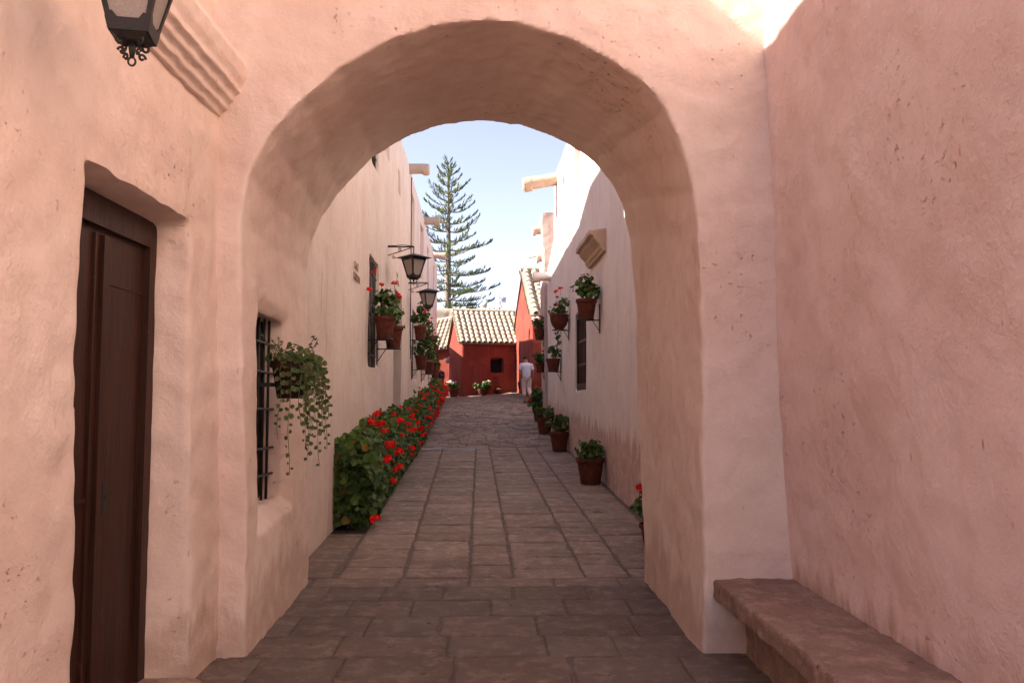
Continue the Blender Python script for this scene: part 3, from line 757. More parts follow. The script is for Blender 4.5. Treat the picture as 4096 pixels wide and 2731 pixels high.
    sc.tube([(0, 0, zb-.02), (0, 0, zb-.10)], [.022, .010], 8, Mx); sc.tube([Vector((math.cos(6.283*i/12)*.016, 0, zb-.118+math.sin(6.283*i/12)*.02)) for i in range(13)], .005, 6, Mx)
    sc.build('scroll_ornament', M['iron'], L, smooth=True, local=True)
    return L
lantern(-1.75, 3.10, 3.485, .385, R_(10), 'large black lantern close overhead at the top left, hanging beside the cornice', s=.82)
lantern(shL(15.35), 15.35, 4.43, .50, R_(45), 'first black lantern along the cream wall beyond the arch, above the doorway')
lantern(shL(20.2), 20.2, 4.42, .50, R_(28), 'farther and lower looking black lantern on the cream wall, against the tree')

# ------------------------------------------------------------ plants
def leaf(mb, p, nrm, size, rng, col, rimcol=None, nv=9, lobes=True):
    nrm = nrm.normalized(); a = nrm.cross(Vector((rng.uniform(-1, 1), rng.uniform(-1, 1), rng.uniform(-1, 1))))
    if a.length < 1e-4: a = nrm.cross(Vector((1, .3, 0)))
    a.normalize(); b = nrm.cross(a); vs = [p - nrm*size*.18]; cup = rng.uniform(.0, .3)*size; ph = rng.uniform(0, 6); fold = rng.uniform(-.3, .3)*size
    for k in range(nv):
        w = 2*math.pi*k/nv; r = size*(1 + (.10*math.cos(w*5+ph) if lobes else 0))*(1 - .32*(k == 0))
        vs.append(p + a*math.cos(w)*r + b*math.sin(w)*r + nrm*(cup*.5 + fold*abs(math.sin(w)) + rng.uniform(-.07, .07)*size))
    cols = [col] + [rimcol or tuple(c*rng.uniform(.92, 1.1) for c in col)]*nv
    mb.add(vs, [(0, 1+k, 1+(k+1) % nv) for k in range(nv)], None, cols)
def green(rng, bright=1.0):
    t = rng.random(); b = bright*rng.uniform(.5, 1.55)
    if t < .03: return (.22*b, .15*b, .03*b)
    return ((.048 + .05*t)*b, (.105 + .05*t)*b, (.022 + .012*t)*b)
FH = []
for k in range(4):
    r = random.Random(50+k); m = MB()
    for i in range(30 + 8*k):
        d = Vector((r.gauss(0, 1), r.gauss(0, 1), abs(r.gauss(0, 1))*.8 - .15)).normalized(); p = Vector((d.x*.036, d.y*.036, d.z*.028))*r.uniform(.75, 1.1)
        leaf(m, p, d + Vector((r.uniform(-.5, .5), r.uniform(-.5, .5), r.uniform(-.5, .5))), r.uniform(.011, .017), r, (1, 1, 1), nv=5, lobes=False)
    FH.append(m.mesh('flower_head', False))
FW = []
for m0 in FH[:1]:
    w = m0.copy(); w.materials.clear(); w.materials.append(M['white_petal']); FW.append(w)
for m0 in FH: m0.materials.append(M['petal'])
def flower(par, p, s, rng, white=False):
    o = bpy.data.objects.new('flower_head', FW[0] if white else rng.choice(FH)); C.objects.link(o); o.parent = par
    L = par.location; o.location = Vector(p) - L; o.scale = (s, s, s); o.rotation_euler = (rng.uniform(-.4, .4), rng.uniform(-.4, .4), rng.uniform(0, 6)); return o

def bush(y0, y1, h, nleaf, nfl, lsize, seed, label, nv=9, fsize=1.15, spread=0.0, xin=0.0):
    rng = random.Random(seed)
    yc = (y0+y1)/2; T = thing('geranium_bush', label, 'shrub', ((LW(yc)+BE(yc))/2, yc, gz(-1.6, yc)), 'red geranium bushes in the flower bed')
    m = MB(); st = MB()
    def surf(y, hh): return h*(.76 + .15*sstep(y0-.1, y0+.6, y) + .42*mnoise.noise(Vector((y*1.5, seed*3.1, 0))) + .14*mnoise.noise(Vector((y*5, hh*2, seed))))
    for i in range(nleaf):
        y = rng.uniform(y0, y1); g = gz(-1.6, y); xl, xr = LW(y)+.03, BE(y) + .04 + spread + .09*mnoise.noise(Vector((y*2.3, 7.7, seed)))
        H = surf(y, 0); t = rng.random()
        if t < .52:   # side facing the lane
            u = rng.random(); zz = .03 + (H-.04)*u
            bulge = .10*math.sin(math.pi*min(1, u*1.1)) + .06*mnoise.noise(Vector((y*4, zz*4, seed)))
            x = xr + bulge - .30*max(0, u-.72)/.28*.6 - .05; nn = Vector((.8, -.35, .35 + u*.6))
            x -= rng.expovariate(9)
        elif t < .80:  # top
            x = rng.uniform(xl, xr-.05); zz = H - rng.expovariate(16) - .10*((x-xl)/(xr-xl))**2; nn = Vector((.25, -.35, 1))
        else:         # near end
            y = y0 + rng.expovariate(7) + .14*mnoise.noise(Vector((i*.37, seed, 2))) ; x = rng.uniform(xl, xr); y += .28*((x-xl)/(xr-xl))**2*rng.random(); zz = rng.uniform(.02, H*.97); nn = Vector((.2, -1, .45))
        nn += Vector((rng.gauss(0, .45), rng.gauss(0, .45), rng.gauss(0, .35)))
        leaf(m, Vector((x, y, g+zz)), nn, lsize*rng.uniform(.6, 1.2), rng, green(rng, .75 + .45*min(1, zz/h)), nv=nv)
    for i in range(int(14*(y1-y0))):
        y = rng.uniform(y0, y1); g = gz(-1.6, y); x = rng.uniform(LW(y)+.06, BE(y)-.02)
        st.tube([(x, y, g-.02), (x+rng.uniform(-.05, .1), y+rng.uniform(-.1, .1), g+h*.5), (x+rng.uniform(-.05, .15), y+rng.uniform(-.15, .15), g+h*.85)], [.012, .009, .006], 5)
    for i in range(nfl):
        y = rng.uniform(y0, y1); g = gz(-1.6, y); u = rng.random()
        H = surf(y, 0); xl, xr = LW(y)+.05, BE(y)+.06+spread
        if u < .36: x = rng.uniform(xl, xr); zz = H + rng.uniform(.0, .13)
        elif u < .50 and i < 12 and seed < 3: y = y0 - rng.uniform(.02, .08); g = gz(-1.6, y); x = rng.uniform(xl, xr); zz = H*rng.uniform(.35, .95)
        else:
            v = rng.uniform(.35, .98) if rng.random() < .9 else rng.uniform(.1, .4); zz = H*v; x = xr - .07*(v < .42) + .10*math.sin(math.pi*min(1, v)) + rng.uniform(.0, .05 + .04*(v > .5)) - .2*max(0, v-.75)
        p = Vector((x, y, g+zz)); st.tube([p - Vector((rng.uniform(0, .04), 0, .14)), p], .004, 4)
        flower(T, p, fsize*rng.uniform(.7, 1.3), rng)
    m.build('foliage', M['leaf'], T); st.build('stems', M['stem'], T, smooth=True)
    return T
bush(9.68, 11.7, 1.14, 2900, 17, .050, 1, 'largest, nearest geranium bush, leafy with few blooms, at the front of the bed', fsize=1.4)
bush(11.6, 14.2, 1.14, 2700, 18, .048, 2, 'second geranium bush from the front, below the first barred window', nv=8, fsize=1.3)
bush(14.1, 16.6, 1.05, 2000, 14, .050, 3, 'third geranium bush, just before the recessed doorway', nv=7, fsize=1.2)
bush(16.5, 18.5, .95, 1300, 9, .050, 4, 'geranium bush growing in front of the recessed doorway', nv=7, fsize=1.2)
bush(18.95, 21.4, .98, 1700, 14, .044, 5, 'geranium bush just past the doorway, under the second street lantern', nv=6, fsize=1.2)
bush(21.3, 24.2, .85, 1500, 18, .046, 6, 'geranium bush under the first group of wall pots', nv=6, fsize=1.2)
bush(24.1, 27.2, .80, 1300, 18, .048, 7, 'thickly blooming geranium bush below the middle hanging pots', nv=6, fsize=1.25)
bush(27.1, 30.2, .78, 1200, 26, .050, 8, 'densely red geranium bush, second from the far end of the bed', nv=6, fsize=1.2)
bush(30.1, 33.2, .80, 1200, 38, .052, 9, 'farthest geranium bush of the bed, by the dark jacketed person', nv=6, fsize=1.3)

def plant(T, c, r, h, n, lsize, rng, nfl=0, flowers=None, lean=(0, 0), tall=0, name='foliage', white=False, fs=1.1, nv=8):
    """leafy geranium: clumps of leaves on stems rising from c"""
    m = MB(); st = MB(); c = Vector(c)
    clumps = []
    for i in range(9):
        a = rng.uniform(0, 6.283); q = r*rng.uniform(.2, .85); z = h*rng.uniform(.2, .85)
        clumps.append((c + Vector((math.cos(a)*q + lean[0]*z, math.sin(a)*q + lean[1]*z, z)), rng.uniform(.28, .48)*r + .03))
    if tall:
        for i in range(3): clumps.append((c + Vector((lean[0]*tall*.8, lean[1]*tall, h*.8 + (tall-h)*(.4+.3*i))), .07 + .03*i))
    for i in range(n):
        p0, q = rng.choice(clumps); d = Vector((rng.gauss(0, 1), rng.gauss(0, 1), rng.gauss(.25, .8))).normalized()
        leaf(m, p0 + d*q*rng.uniform(.6, 1.1), d + Vector((0, 0, .3)) + Vector((rng.gauss(0, .3), rng.gauss(0, .3), rng.gauss(0, .3))), lsize*rng.uniform(.65, 1.2), rng, green(rng, 1.0), nv=nv)
    for p0, q in clumps: st.tube([c + Vector((rng.uniform(-.03, .03), rng.uniform(-.03, .03), -.03)), c.lerp(p0, .5) + Vector((rng.uniform(-.02, .02), 0, .02)), p0], .005, 5)
    fl = flowers or []
    for i in range(nfl):
        p0, q = rng.choice(clumps); fl = fl + [p0 + Vector((rng.uniform(-1, 1)*q, rng.uniform(-1, 1)*q, q + rng.uniform(.0, .08)))]
    for p in fl:
        st.tube([p - Vector((0, 0, .15)), p], .0035, 4); flower(T, p, fs*rng.uniform(.8, 1.2), rng, white)
    m.build(name, M['leaf'], T); st.build('stems', M['stem'], T, smooth=True)

def potmesh(T, r, h, kind='pot', mat=None):
    if kind == 'pot': prof = [(.001, 0), (r*.66, 0), (r*.68, .01), (r*.90, h*.80), (r*.905, h*.81), (r*.99, h*.825), (r, h*.85), (r*1.0, h*.97), (r*.985, h), (r*.90, h), (r*.88, h*.95), (r*.86, h*.86)]
    elif kind == 'bowl': prof = [(.001, 0), (r*.42, 0), (r*.5, .015), (r*.78, h*.28), (r*.95, h*.6), (r*.97, h*.8), (r*1.02, h*.88), (r*1.02, h*.98), (r*.97, h), (r*.9, h), (r*.88, h*.9)]
    else: prof = [(.001, 0), (r*.5, 0), (r*.85, h*.2), (r, h*.42), (r*.92, h*.66), (r*.6, h*.84), (r*.62, h*.92), (r*.72, h), (r*.62, h), (r*.5, h*.85)]
    MB().lathe(prof, 26).build('pot', mat or M['terra'], T, smooth=True, local=True, angle=35)
    if kind != 'jug': MB().lathe([(r*.88, h*.9), (r*.5, h*.93), (.001, h*.94)], 16).build('soil', M['soil'], T, local=True)
def pot(x, y, z, r, h, label, seed, kind='pot', pr=None, ph=.35, n=160, ls=.035, nfl=0, tall=0, group=None, lean=(0, 0), white=False, fs=1.1, flowers=None):
    T = thing('potted_geranium', label, 'potted plant', (x, y, z), group); rng = random.Random(seed)
    potmesh(T, r, h, kind); plant(T, (x, y, z + h*.92), pr or r*1.15, ph, n, ls, rng, nfl, lean=lean, tall=tall, white=white, fs=fs, flowers=flowers)
    T.rotation_euler = (0, 0, 0); return T
def bracket(x, y, z, r, wx, label, dn=.28, drop_up=.2, ring=True):
    """ring-shaped iron holder fixed to the wall at wx, carrying a pot bottom at (x, y, z)"""
    T = thing('pot_bracket', label, 'bracket', (wx, y, z), 'iron pot brackets on the street walls')
    s = 1 if wx > x else -1
    m = MB(); rr = r*.72
    m.tube([(x + math.cos(6.283*i/20)*rr, y + math.sin(6.283*i/20)*rr, z-.012) for i in range(21)], .011, 5, cap=False)
    m.box(min(x, wx), max(x, wx), y-.012, y+.012, z-.03, z-.012)
    m.box(x-rr, x+rr, y-.02, y+.02, z-.028, z-.018)
    m.box(wx-s*.02, wx-s*.004, y-.014, y+.014, z-dn, z+drop_up)
    m.tube([(wx-s*.02, y, z-dn*.8), (wx + (x-wx)*.55, y, z-.03)], .007, 5)
    m.build('holder', M['iron'], T)
    return T
GP = 'geranium pots hanging on the cream wall'
def hangL(y, off, ztop, r, h, lab, blab, seed, **k):
    wx = shL(y); x = wx + off
    pot(x, y, ztop-h, r, h, lab, seed, group=GP, **k); bracket(x, y, ztop-h, r, wx, blab)
hangL(12.62, .26, 2.85, .17, .34, 'large terracotta pot of broad leaved geranium hanging in front of the barred street window', 'iron bracket under the large pot at the barred street window', 21, pr=.22, ph=.42, n=230, ls=.042, nfl=2, flowers=[Vector((shL(12.6)+.10, 12.5, 3.52)), Vector((shL(12.6)+.06, 12.3, 3.22)), Vector((shL(12.9)+.44, 12.9, 3.20))])
hangL(13.75, .28, 2.80, .165, .36, 'second terracotta pot partly hidden behind the large pot at the barred window', 'iron bracket behind, holding the half hidden second window pot', 22, ph=.25, n=110, nfl=2)
hangL(21.0, .25, 3.44, .165, .34, 'upper row pot nearest the camera on the cream wall, with tall red flowered geranium', 'bracket of the nearest upper row pot', 23, pr=.22, ph=.38, n=170, ls=.042, nfl=4, tall=.6)
hangL(24.7, .25, 3.46, .16, .34, 'middle pot of the upper row on the cream wall', 'bracket of the middle upper row pot', 24, pr=.2, ph=.36, n=140, ls=.042, nfl=4, tall=.5)
hangL(28.8, .25, 3.44, .15, .32, 'farthest pot of the upper row on the cream wall', 'bracket of the farthest upper row pot', 25, pr=.2, ph=.4, n=120, ls=.042, nfl=4)
hangL(21.4, .26, 2.72, .175, .36, 'lower row pot nearest the camera, overflowing with geranium leaves', 'bracket of the nearest lower row pot', 26, pr=.26, ph=.5, n=240, ls=.044, nfl=3)
hangL(25.4, .25, 2.74, .17, .38, 'middle pot of the lower row on the cream wall', 'bracket of the middle lower row pot', 27, pr=.24, ph=.4, n=170, ls=.044, nfl=1)
hangL(29.3, .25, 2.74, .165, .40, 'farthest pot of the lower row, nearest the end of the cream wall', 'bracket of the farthest lower row pot', 28, pr=.2, ph=.36, n=140, ls=.044, nfl=3)
GR = 'geranium pots hanging on the whitish wall'
def hangR(x, y, ztop, r, h, lab, blab, seed, wx=None, **k):
    wx = wx or shR(y); pot(x, y, ztop-h, r, h, lab, seed, group=GR, **k); bracket(x, y, ztop-h, r, wx, blab, dn=.24, drop_up=.25)
hangR(1.565, 13.67, 3.25, .18, .33, 'big leafy flowerless geranium in a wide terracotta pot, highest on the whitish wall', 'bracket of the big highest pot on the whitish wall', 31, pr=.22, ph=.42, n=240, ls=.042, lean=(-.15, 0))
hangR(1.475, 18.17, 3.46, .21, .34, 'round terracotta bowl with small red geranium on the whitish wall', 'bracket of the round bowl on the whitish wall', 32, kind='bowl', pr=.2, ph=.34, n=130, ls=.04, nfl=1, flowers=[Vector((1.40, 18.1, 3.95)), Vector((1.50, 18.1, 4.02)), Vector((1.42, 18.1, 3.83))])
hangR(1.465, 19.86, 2.56, .18, .30, 'lower terracotta pot with one tall leggy stem, beside the wooden lattice window', 'bracket of the lower pot with the leggy stem', 33, pr=.17, ph=.3, n=120, ls=.04, tall=.66, lean=(.25, 0))
hangR(1.36, 23.9, 3.62, .16, .30, 'small high red flowered pot at the far corner of the whitish wall', 'bracket of the small high corner pot', 34, wx=1.50, pr=.2, ph=.3, n=120, ls=.044, nfl=5)
hangR(1.39, 23.95, 2.62, .16, .24, 'small low pot at the far corner, half behind the leggy one', 'bracket of the small low corner pot', 35, wx=1.51, pr=.18, ph=.3, n=110, ls=.044, nfl=3)
GF = 'terracotta pots standing along the whitish wall'
def floorpot(x, y, r, h, lab, seed, **k): pot(x, y, gz(x, y)+.004, r, h, lab, seed, group=GF, **k)
floorpot(1.565, 13.25, .232, .42, 'largest terracotta pot standing nearest on the street stones, with sparse geranium leaves', 41, pr=.24, ph=.30, n=150, ls=.045)
floorpot(1.48, 18.3, .225, .42, 'second standing terracotta pot, full of dark geranium leaves, at the paving change', 42, pr=.24, ph=.42, n=230, ls=.045)
floorpot(1.37, 21.7, .22, .42, 'third standing terracotta pot, left of and behind the dark leaved one', 43, pr=.26, ph=.32, n=190, ls=.045)
floorpot(1.40, 24.6, .21, .40, 'fourth standing pot with bushy geranium and two red blooms at the wall corner', 44, pr=.30, ph=.5, n=260, ls=.048, nfl=2, flowers=[Vector((1.10, 24.4, 1.55)), Vector((1.27, 24.4, 1.98))])
floorpot(1.47, 27.6, .2, .36, 'small farthest standing pot against the red house, just behind the person', 45, pr=.24, ph=.52, n=200, ls=.05, nfl=1)
floorpot(1.69, 8.62, .17, .26, 'pot with one big red bloom half hidden behind the right side of the arch', 46, pr=.22, ph=.34, n=120, ls=.042, flowers=[Vector((1.505, 8.5, .70)), Vector((1.53, 8.52, .66))], fs=1.25, lean=(-.25, 0))
T = thing('potted_plant', 'low white flowered plant in a dark pot left of the red house wall', 'potted plant', (-1.72, 36.3, gz(-1.7, 36.3))); rg = random.Random(61)
potmesh(T, .25, .36); plant(T, (-1.72, 36.3, gz(-1.7, 36.3)+.34), .3, .22, 170, .06, rg, 9, white=True, fs=1.4, nv=6)
px_, py_ = -.42, 36.55
T = thing('potted_plant', 'wide leafy plant in a low pot against the middle of the red facade', 'potted plant', (px_, py_, gz(px_, py_))); rg = random.Random(62)
potmesh(T, .24, .28, 'bowl'); plant(T, (px_, py_, gz(px_, py_)+.26), .38, .26, 240, .06, rg, 3, white=True, fs=1.4, nv=6)
px_, py_ = .28, 36.9
T = thing('clay_jug', 'squat round clay jug on the ground under the red house window', 'jug', (px_, py_, gz(px_, py_))); potmesh(T, .23, .32, 'jug')

# trailing plant pot in the niche
tx, ty, tz = -1.44, 6.02, 1.60
T = thing('trailing_plant_pot', 'dark pot of variegated trailing ivy hung on the niche grille inside the arch', 'potted plant', (tx, ty, tz)); rg = random.Random(71)
potmesh(T, .165, .27, 'pot', simple('dark_terracotta', (.03, .011, .008), .8, 20, .3, .003))
m = MB(); st = MB()
def vleaf(p, nn, s):
    b = rg.uniform(.75, 1.25); leaf(m, p, nn, s, rg, (.05*b, .09*b, .022*b), (.16*b, .175*b, .065*b) if rg.random() < .6 else (.07*b, .12*b, .03*b), nv=8, lobes=False)
for i in range(210):
    a = rg.uniform(0, 6.283); q = .17*math.sqrt(rg.random())*1.15
    p = Vector((tx + math.cos(a)*q, ty + math.sin(a)*q, tz + .27 + rg.uniform(-.02, .11)*(1.3 - q/.2)))
    vleaf(p, Vector((math.cos(a)*.6, math.sin(a)*.6 - .4, .7)) + Vector((rg.gauss(0, .4),)*3), rg.uniform(.014, .027))
for k in range(5):
    a = rg.uniform(0, 6.28); p0 = Vector((tx+math.cos(a)*.1, ty+math.sin(a)*.1, tz+.3)); tip = p0 + Vector((rg.uniform(-.06, .10), rg.uniform(-.05, .05), rg.uniform(.10, .17)))
    if k == 0: p0 = Vector((tx-.12, ty, tz+.3)); tip = p0 + Vector((-.10, -.05, .16))
    st.tube([p0, tip], .0025, 4)
    for j in range(5): vleaf(p0.lerp(tip, .35 + .16*j) + Vector((rg.uniform(-.02, .02), 0, rg.uniform(-.01, .01))), Vector((rg.gauss(0, 1), -.5, .7)), .016)
vines = []
for k in range(21):
    a = rg.uniform(-1.8, .6)
    if k % 2: a = max(a, rg.uniform(-1.3, .5))
    R0 = .165; x0 = tx + math.cos(a)*R0; y0 = ty + math.sin(a)*R0; ln = rg.choice([.2, .28, .36, .44, .52, .62, .72])*rg.uniform(.8, 1.15)
    if a > .1: ln *= .7
    pts = [Vector((tx + math.cos(a)*.1, ty + math.sin(a)*.1, tz+.27)), Vector((x0*1.0, y0, tz+.285))]
    ox = rg.uniform(-.05, .08) + .03; n = 9
    for j in range(1, n):
        t = j/(n-1); pts.append(Vector((x0 + math.cos(a)*.03 + ox*t*math.cos(a) + .008*math.sin(t*9+k), y0 + math.sin(a)*.03 + .008*math.cos(t*7+k), tz+.27 - ln*t*1.25)))
    vines.append((pts, ln))
for pts, ln in vines:
    st.tube(pts, .0022, 4)
    tot = int(ln*46)
    for j in range(tot):
        t = (j+.5)/tot; f = t*(len(pts)-1); i = int(f); p = pts[i].lerp(pts[min(i+1, len(pts)-1)], f-i)
        s = .025*(1 - .42*t)
        if rg.random() < .25*t: continue
        sd = 1 if j % 2 else -1
        vleaf(p + Vector((sd*s*.9, rg.uniform(-.012, .012), rg.uniform(-.01, .01))), Vector((rg.gauss(sd*.3, .5), -1, rg.gauss(.35, .4))), s*rg.uniform(.7, 1.15))
m.build('trailing_foliage', M['leaf'], T); st.build('stems', M['stem'], T)
T = thing('pot_bracket', 'flat iron strap holding the trailing ivy pot to the niche grille', 'bracket', (-1.8, ty, tz+.1), 'iron pot brackets on the street walls')
m = MB(); m.tube([(tx + math.cos(6.283*i/20)*.145, ty + math.sin(6.283*i/20)*.145, tz+.10) for i in range(21)], .010, 5, cap=False)
m.box(-1.80, tx-.13, ty-.016, ty+.016, tz+.085, tz+.115); m.build('holder', M['iron'], T)

# ------------------------------------------------------------ tree
tr = thing('norfolk_pine', 'tall star branched pine tree against the sky beyond the roofs', 'tree', (-3.25, 60, 2))
rg = random.Random(5)
def tree_at(px, py):    # tree plane: 60 m away, 31.63 px per metre
    return ((px-1131)/1898*60, 60.0, 1.6 + (915-py)/1898*60)
TX = -3.25
m = MB(); m.tube([(TX-.02, 60, 1.5), (TX, 60, 8), (TX+.03, 60, 13), (TX-.03, 60, 17.5), (TX-.05, 60, 18.95)], [.33, .24, .16, .06, .02], 9); m.build('trunk', M['bark'], tr, smooth=True)
fo = MB(); br = MB()
def spray(p, d, L, rng, tone):
    """upturned rope-like shoot with short needles"""
    d = d.normalized(); q = p + d*L*.6 + Vector((0, 0, L*.10)); e = p + d*L + Vector((0, 0, L*.42))
    b = rng.uniform(1.1, 2.3)*tone; olive = rng.random()
    col = ((.050 + .075*olive*olive)*b, (.075 + .055*olive*olive)*b, (.045)*b)
    fo.tube([p, q, e], [.018, .032, .010], 4, col=col, cap=False)
    for k in range(5):
        t = rng.uniform(.15, 1); c = p.lerp(e, t); a = Vector((rng.gauss(0, 1), rng.gauss(0, 1), rng.gauss(.5, 1))).normalized()*rng.uniform(.05, .10)
        s = d.cross(a); s = s.normalized()*.028 if s.length > 1e-4 else Vector((.028, 0, 0))
        fo.add([c - s, c + s, c + a + d*.05], [(0, 1, 2)], None, col)
def bough(z, az, L, rise, sag, rng, dens=1.0, tone=1.0):
    n = 10; pts = []; dv = Vector((math.cos(az), math.sin(az), 0))
    for i in range(n+1):
        t = i/n; pts.append(Vector((TX, 60, z)) + dv*L*t + Vector((0, 0, L*(rise*.65*t - sag*math.sin(math.pi*t) + .22*sag*0 + .28*t**3*(.3+abs(rise))))))
    br.tube(pts, [.05*(1-.85*i/n)*min(1.2, .4+L/3) + .006 for i in range(n+1)], 5)
    s = .12 + .1*(L < 1.4) ; cnt = int(L*15*dens)
    for k in range(cnt):
        t = min(1, s + (1-s)*(rng.random()**.75)); f = t*n; i = min(n-1, int(f)); p = pts[i].lerp(pts[i+1], f-i)
        side = rng.choice((-1, 1)); sd = Vector((-dv.y, dv.x, 0))*side
        LL = rng.uniform(.20, .42)*(.55 + .6*math.sin(math.pi*min(1, t*.9+.05)))
        wl = rng.uniform(0, .42)*min(1, L/3)*(1-.6*t)
        q = p + sd*wl; 
        spray(q, dv*.75 + sd*rng.uniform(.1, .9) + Vector((0, 0, rng.uniform(.15, .7))), LL, rng, tone)
    for k in range(3): spray(pts[-1], dv + Vector((0, 0, .4+.3*k)), .3, rng, tone)
levels = [(18.75, .22, .9), (18.35, .42, 1.0), (17.8, .85, .62), (17.25, 1.05, .62), (16.55, 1.55, .5), (15.9, 2.05, .42), (15.2, 2.5, .36), (14.5, 2.6, .30), (13.8, 2.5, .28), (13.0, 2.45, .20), (12.25, 2.4, .16), (11.5, 2.7, .10), (10.8, 2.6, .06), (10.1, 2.8, .02), (9.4, 3.0, -.02), (8.75, 3.0, -.06), (8.1, 3.2, -.12), (7.6, 2.6, -.2)]
for li, (z, L, rise) in enumerate(levels):
    nb = 4 if L < .6 else 5; a0 = rg.uniform(0, 6.28)
    for k in range(nb):
        az = a0 + 6.283*k/nb + rg.uniform(-.25, .25); LL = L*rg.uniform(.58, 1.08)
        bough(z + rg.uniform(-.18, .18), az, LL, rise, .08 if rise > 0 else .05, rg, 1.0 if L < 2 else .85, rg.choice((1.1, 1.4, 1.9)))
# long individual limbs seen standing out on the right
for z, L, rise in ((12.4, 3.05, .10), (10.6, 2.9, -.02), (9.35, 3.6, .02), (8.4, 3.2, -.02), (7.9, 3.7, -.16)): bough(z, -.12, L, rise, .03, rg, 1.0, .9)
fo.build('crown', M['leaf'], tr); br.build('branches', M['bark'], tr, smooth=True)

# ------------------------------------------------------------ people
def skin(name, joints, edges, mat, par=None, sub=2, root=0):
    me = bpy.data.meshes.new('t'); me.from_pydata([j[0] for j in joints], edges, [])
    o = bpy.data.objects.new('t', me); C.objects.link(o)
    md = o.modifiers.new('s', 'SKIN'); md.use_smooth_shade = True
    for i, j in enumerate(joints):
        r = j[1]; me.skin_vertices[0].data[i].radius = (r if isinstance(r, tuple) else (r, r)); me.skin_vertices[0].data[i].use_root = (i == root)
    sb = o.modifiers.new('u', 'SUBSURF'); sb.levels = sub; sb.render_levels = sub
    dg = bpy.context.evaluated_depsgraph_get(); dg.update()
    m2 = bpy.data.meshes.new_from_object(o.evaluated_get(dg)); m2.name = name; bpy.data.objects.remove(o)
    m2.materials.clear(); m2.polygons.foreach_set('use_smooth', [True]*len(m2.polygons))
    if par is not None:
        return link(name, m2, mat, par)
    return link(name, m2, mat)
def person_walk():
    px, py = 1.28, 31.0; g = gz(px, py)
    P = thing('person', 'person seen from behind in pale blue polo and cropped cream trousers, walking away', 'person', (px, py, g+.012))
    # local frame: x right, y away from the camera
    J = [((0, 0, .93), (.15, .10)), ((0, .01, 1.12), (.145, .10)), ((-.01, .03, 1.30), (.17, .11)), ((-.02, .05, 1.42), (.13, .08)), ((-.03, .07, 1.50), .052), ((-.045, .10, 1.57), (.072, .085)), ((-.05, .11, 1.66), (.078, .092)), ((-.05, .10, 1.73), (.045, .055)),
         ((-.20, .04, 1.40), .062), ((-.235, .02, 1.15), .046), ((-.225, .12, .95), .036), ((-.22, .16, .89), (.020, .038)),
         ((.17, .03, 1.39), .062), ((.235, -.02, 1.15), .046), ((.245, .10, .96), .036), ((.24, .15, .90), (.020, .038)),
         ((-.085, .0, .86), .095), ((-.09, .08, .50), .062), ((-.06, .02, .10), .038), ((-.06, .03, .045), .040), ((-.07, .16, .03), (.042, .022)),
         ((.085, -.01, .86), .095), ((.085, .05, .50), .062), ((.15, -.26, .20), .038), ((.155, -.29, .13), .036), ((.16, -.20, .03), (.040, .022)),
         ((-.05, .205, 1.635), .016)]
    E = [(0, 1), (1, 2), (2, 3), (3, 4), (4, 5), (5, 6), (6, 7), (3, 8), (8, 9), (9, 10), (10, 11), (3, 12), (12, 13), (13, 14), (14, 15), (0, 16), (16, 17), (17, 18), (18, 19), (19, 20), (0, 21), (21, 22), (22, 23), (23, 24), (24, 25), (6, 26)]
    base = len(J)
    for (hx, hy, hz, s) in ((-.22, .165, .88, -1), (.24, .155, .89, 1)):   # fingers and thumbs
        root_i = 11 if s < 0 else 15
        for k in range(4):
            o = (k-1.5)*.019; ln = (.062, .074, .070, .054)[k]
            J.append(((hx, hy+o, hz-.035), .0105)); J.append(((hx - s*.012, hy+o+.004, hz-.035-ln*.6), .0095)); J.append(((hx - s*.030, hy+o+.004, hz-.035-ln), .008))
            i = len(J)-3; E += [(root_i, i), (i, i+1), (i+1, i+2)]
        J.append(((hx - s*.02, hy-.045, hz-.01), .011)); J.append(((hx - s*.035, hy-.055, hz-.045), .009)); i = len(J)-2; E += [(root_i, i), (i, i+1)]
    b = skin('body', J, E, M['skin'], P, 1)
    for s in (-1, 1):
        pass
    JS = [((0, 0, .83), (.18, .135)), ((0, .01, 1.10), (.180, .130)), ((-.01, .03, 1.30), (.205, .14)), ((-.02, .045, 1.43), (.15, .10)), ((-.028, .065, 1.485), (.072, .072)), ((-.205, .04, 1.40), .088), ((-.245, .02, 1.20), .078), ((.175, .03, 1.39), .088), ((.240, -.015, 1.20), .078)]
    skin('shirt', JS, [(0, 1), (1, 2), (2, 3), (3, 4), (3, 5), (5, 6), (3, 7), (7, 8)], M['shirt'], P, 2)
    JT = [((0, 0, 1.0), (.165, .12)), ((-.09, .0, .84), (.115, .115)), ((-.095, .08, .52), .095), ((-.068, .03, .22), .076), ((.09, -.01, .84), (.115, .115)), ((.09, .05, .52), .092), ((.135, -.19, .28), .072)]
    skin('trousers', JT, [(0, 1), (1, 2), (2, 3), (0, 4), (4, 5), (5, 6)], M['trouser'], P, 2)
    hd = MB(); 
    for i in range(13):
        for j in range(20):
            th = math.pi*.62*i/12; a = 6.283*j/20; x, y, z = math.sin(th)*math.cos(a), math.sin(th)*math.sin(a), math.cos(th)
            k = 1.0 if y < .25 else .96 - max(0, .35 - z)*.45
            hd.v.append((-.05 + x*.088*k, .095 + y*.105*k, 1.668 + z*.095)); hd.c.append((1, 1, 1))
    hd.f = [(i*20+j, i*20+(j+1) % 20, (i+1)*20+(j+1) % 20, (i+1)*20+j) for i in range(12) for j in range(20)]
    hd.build('hair', M['hair'], P, smooth=True, local=True)
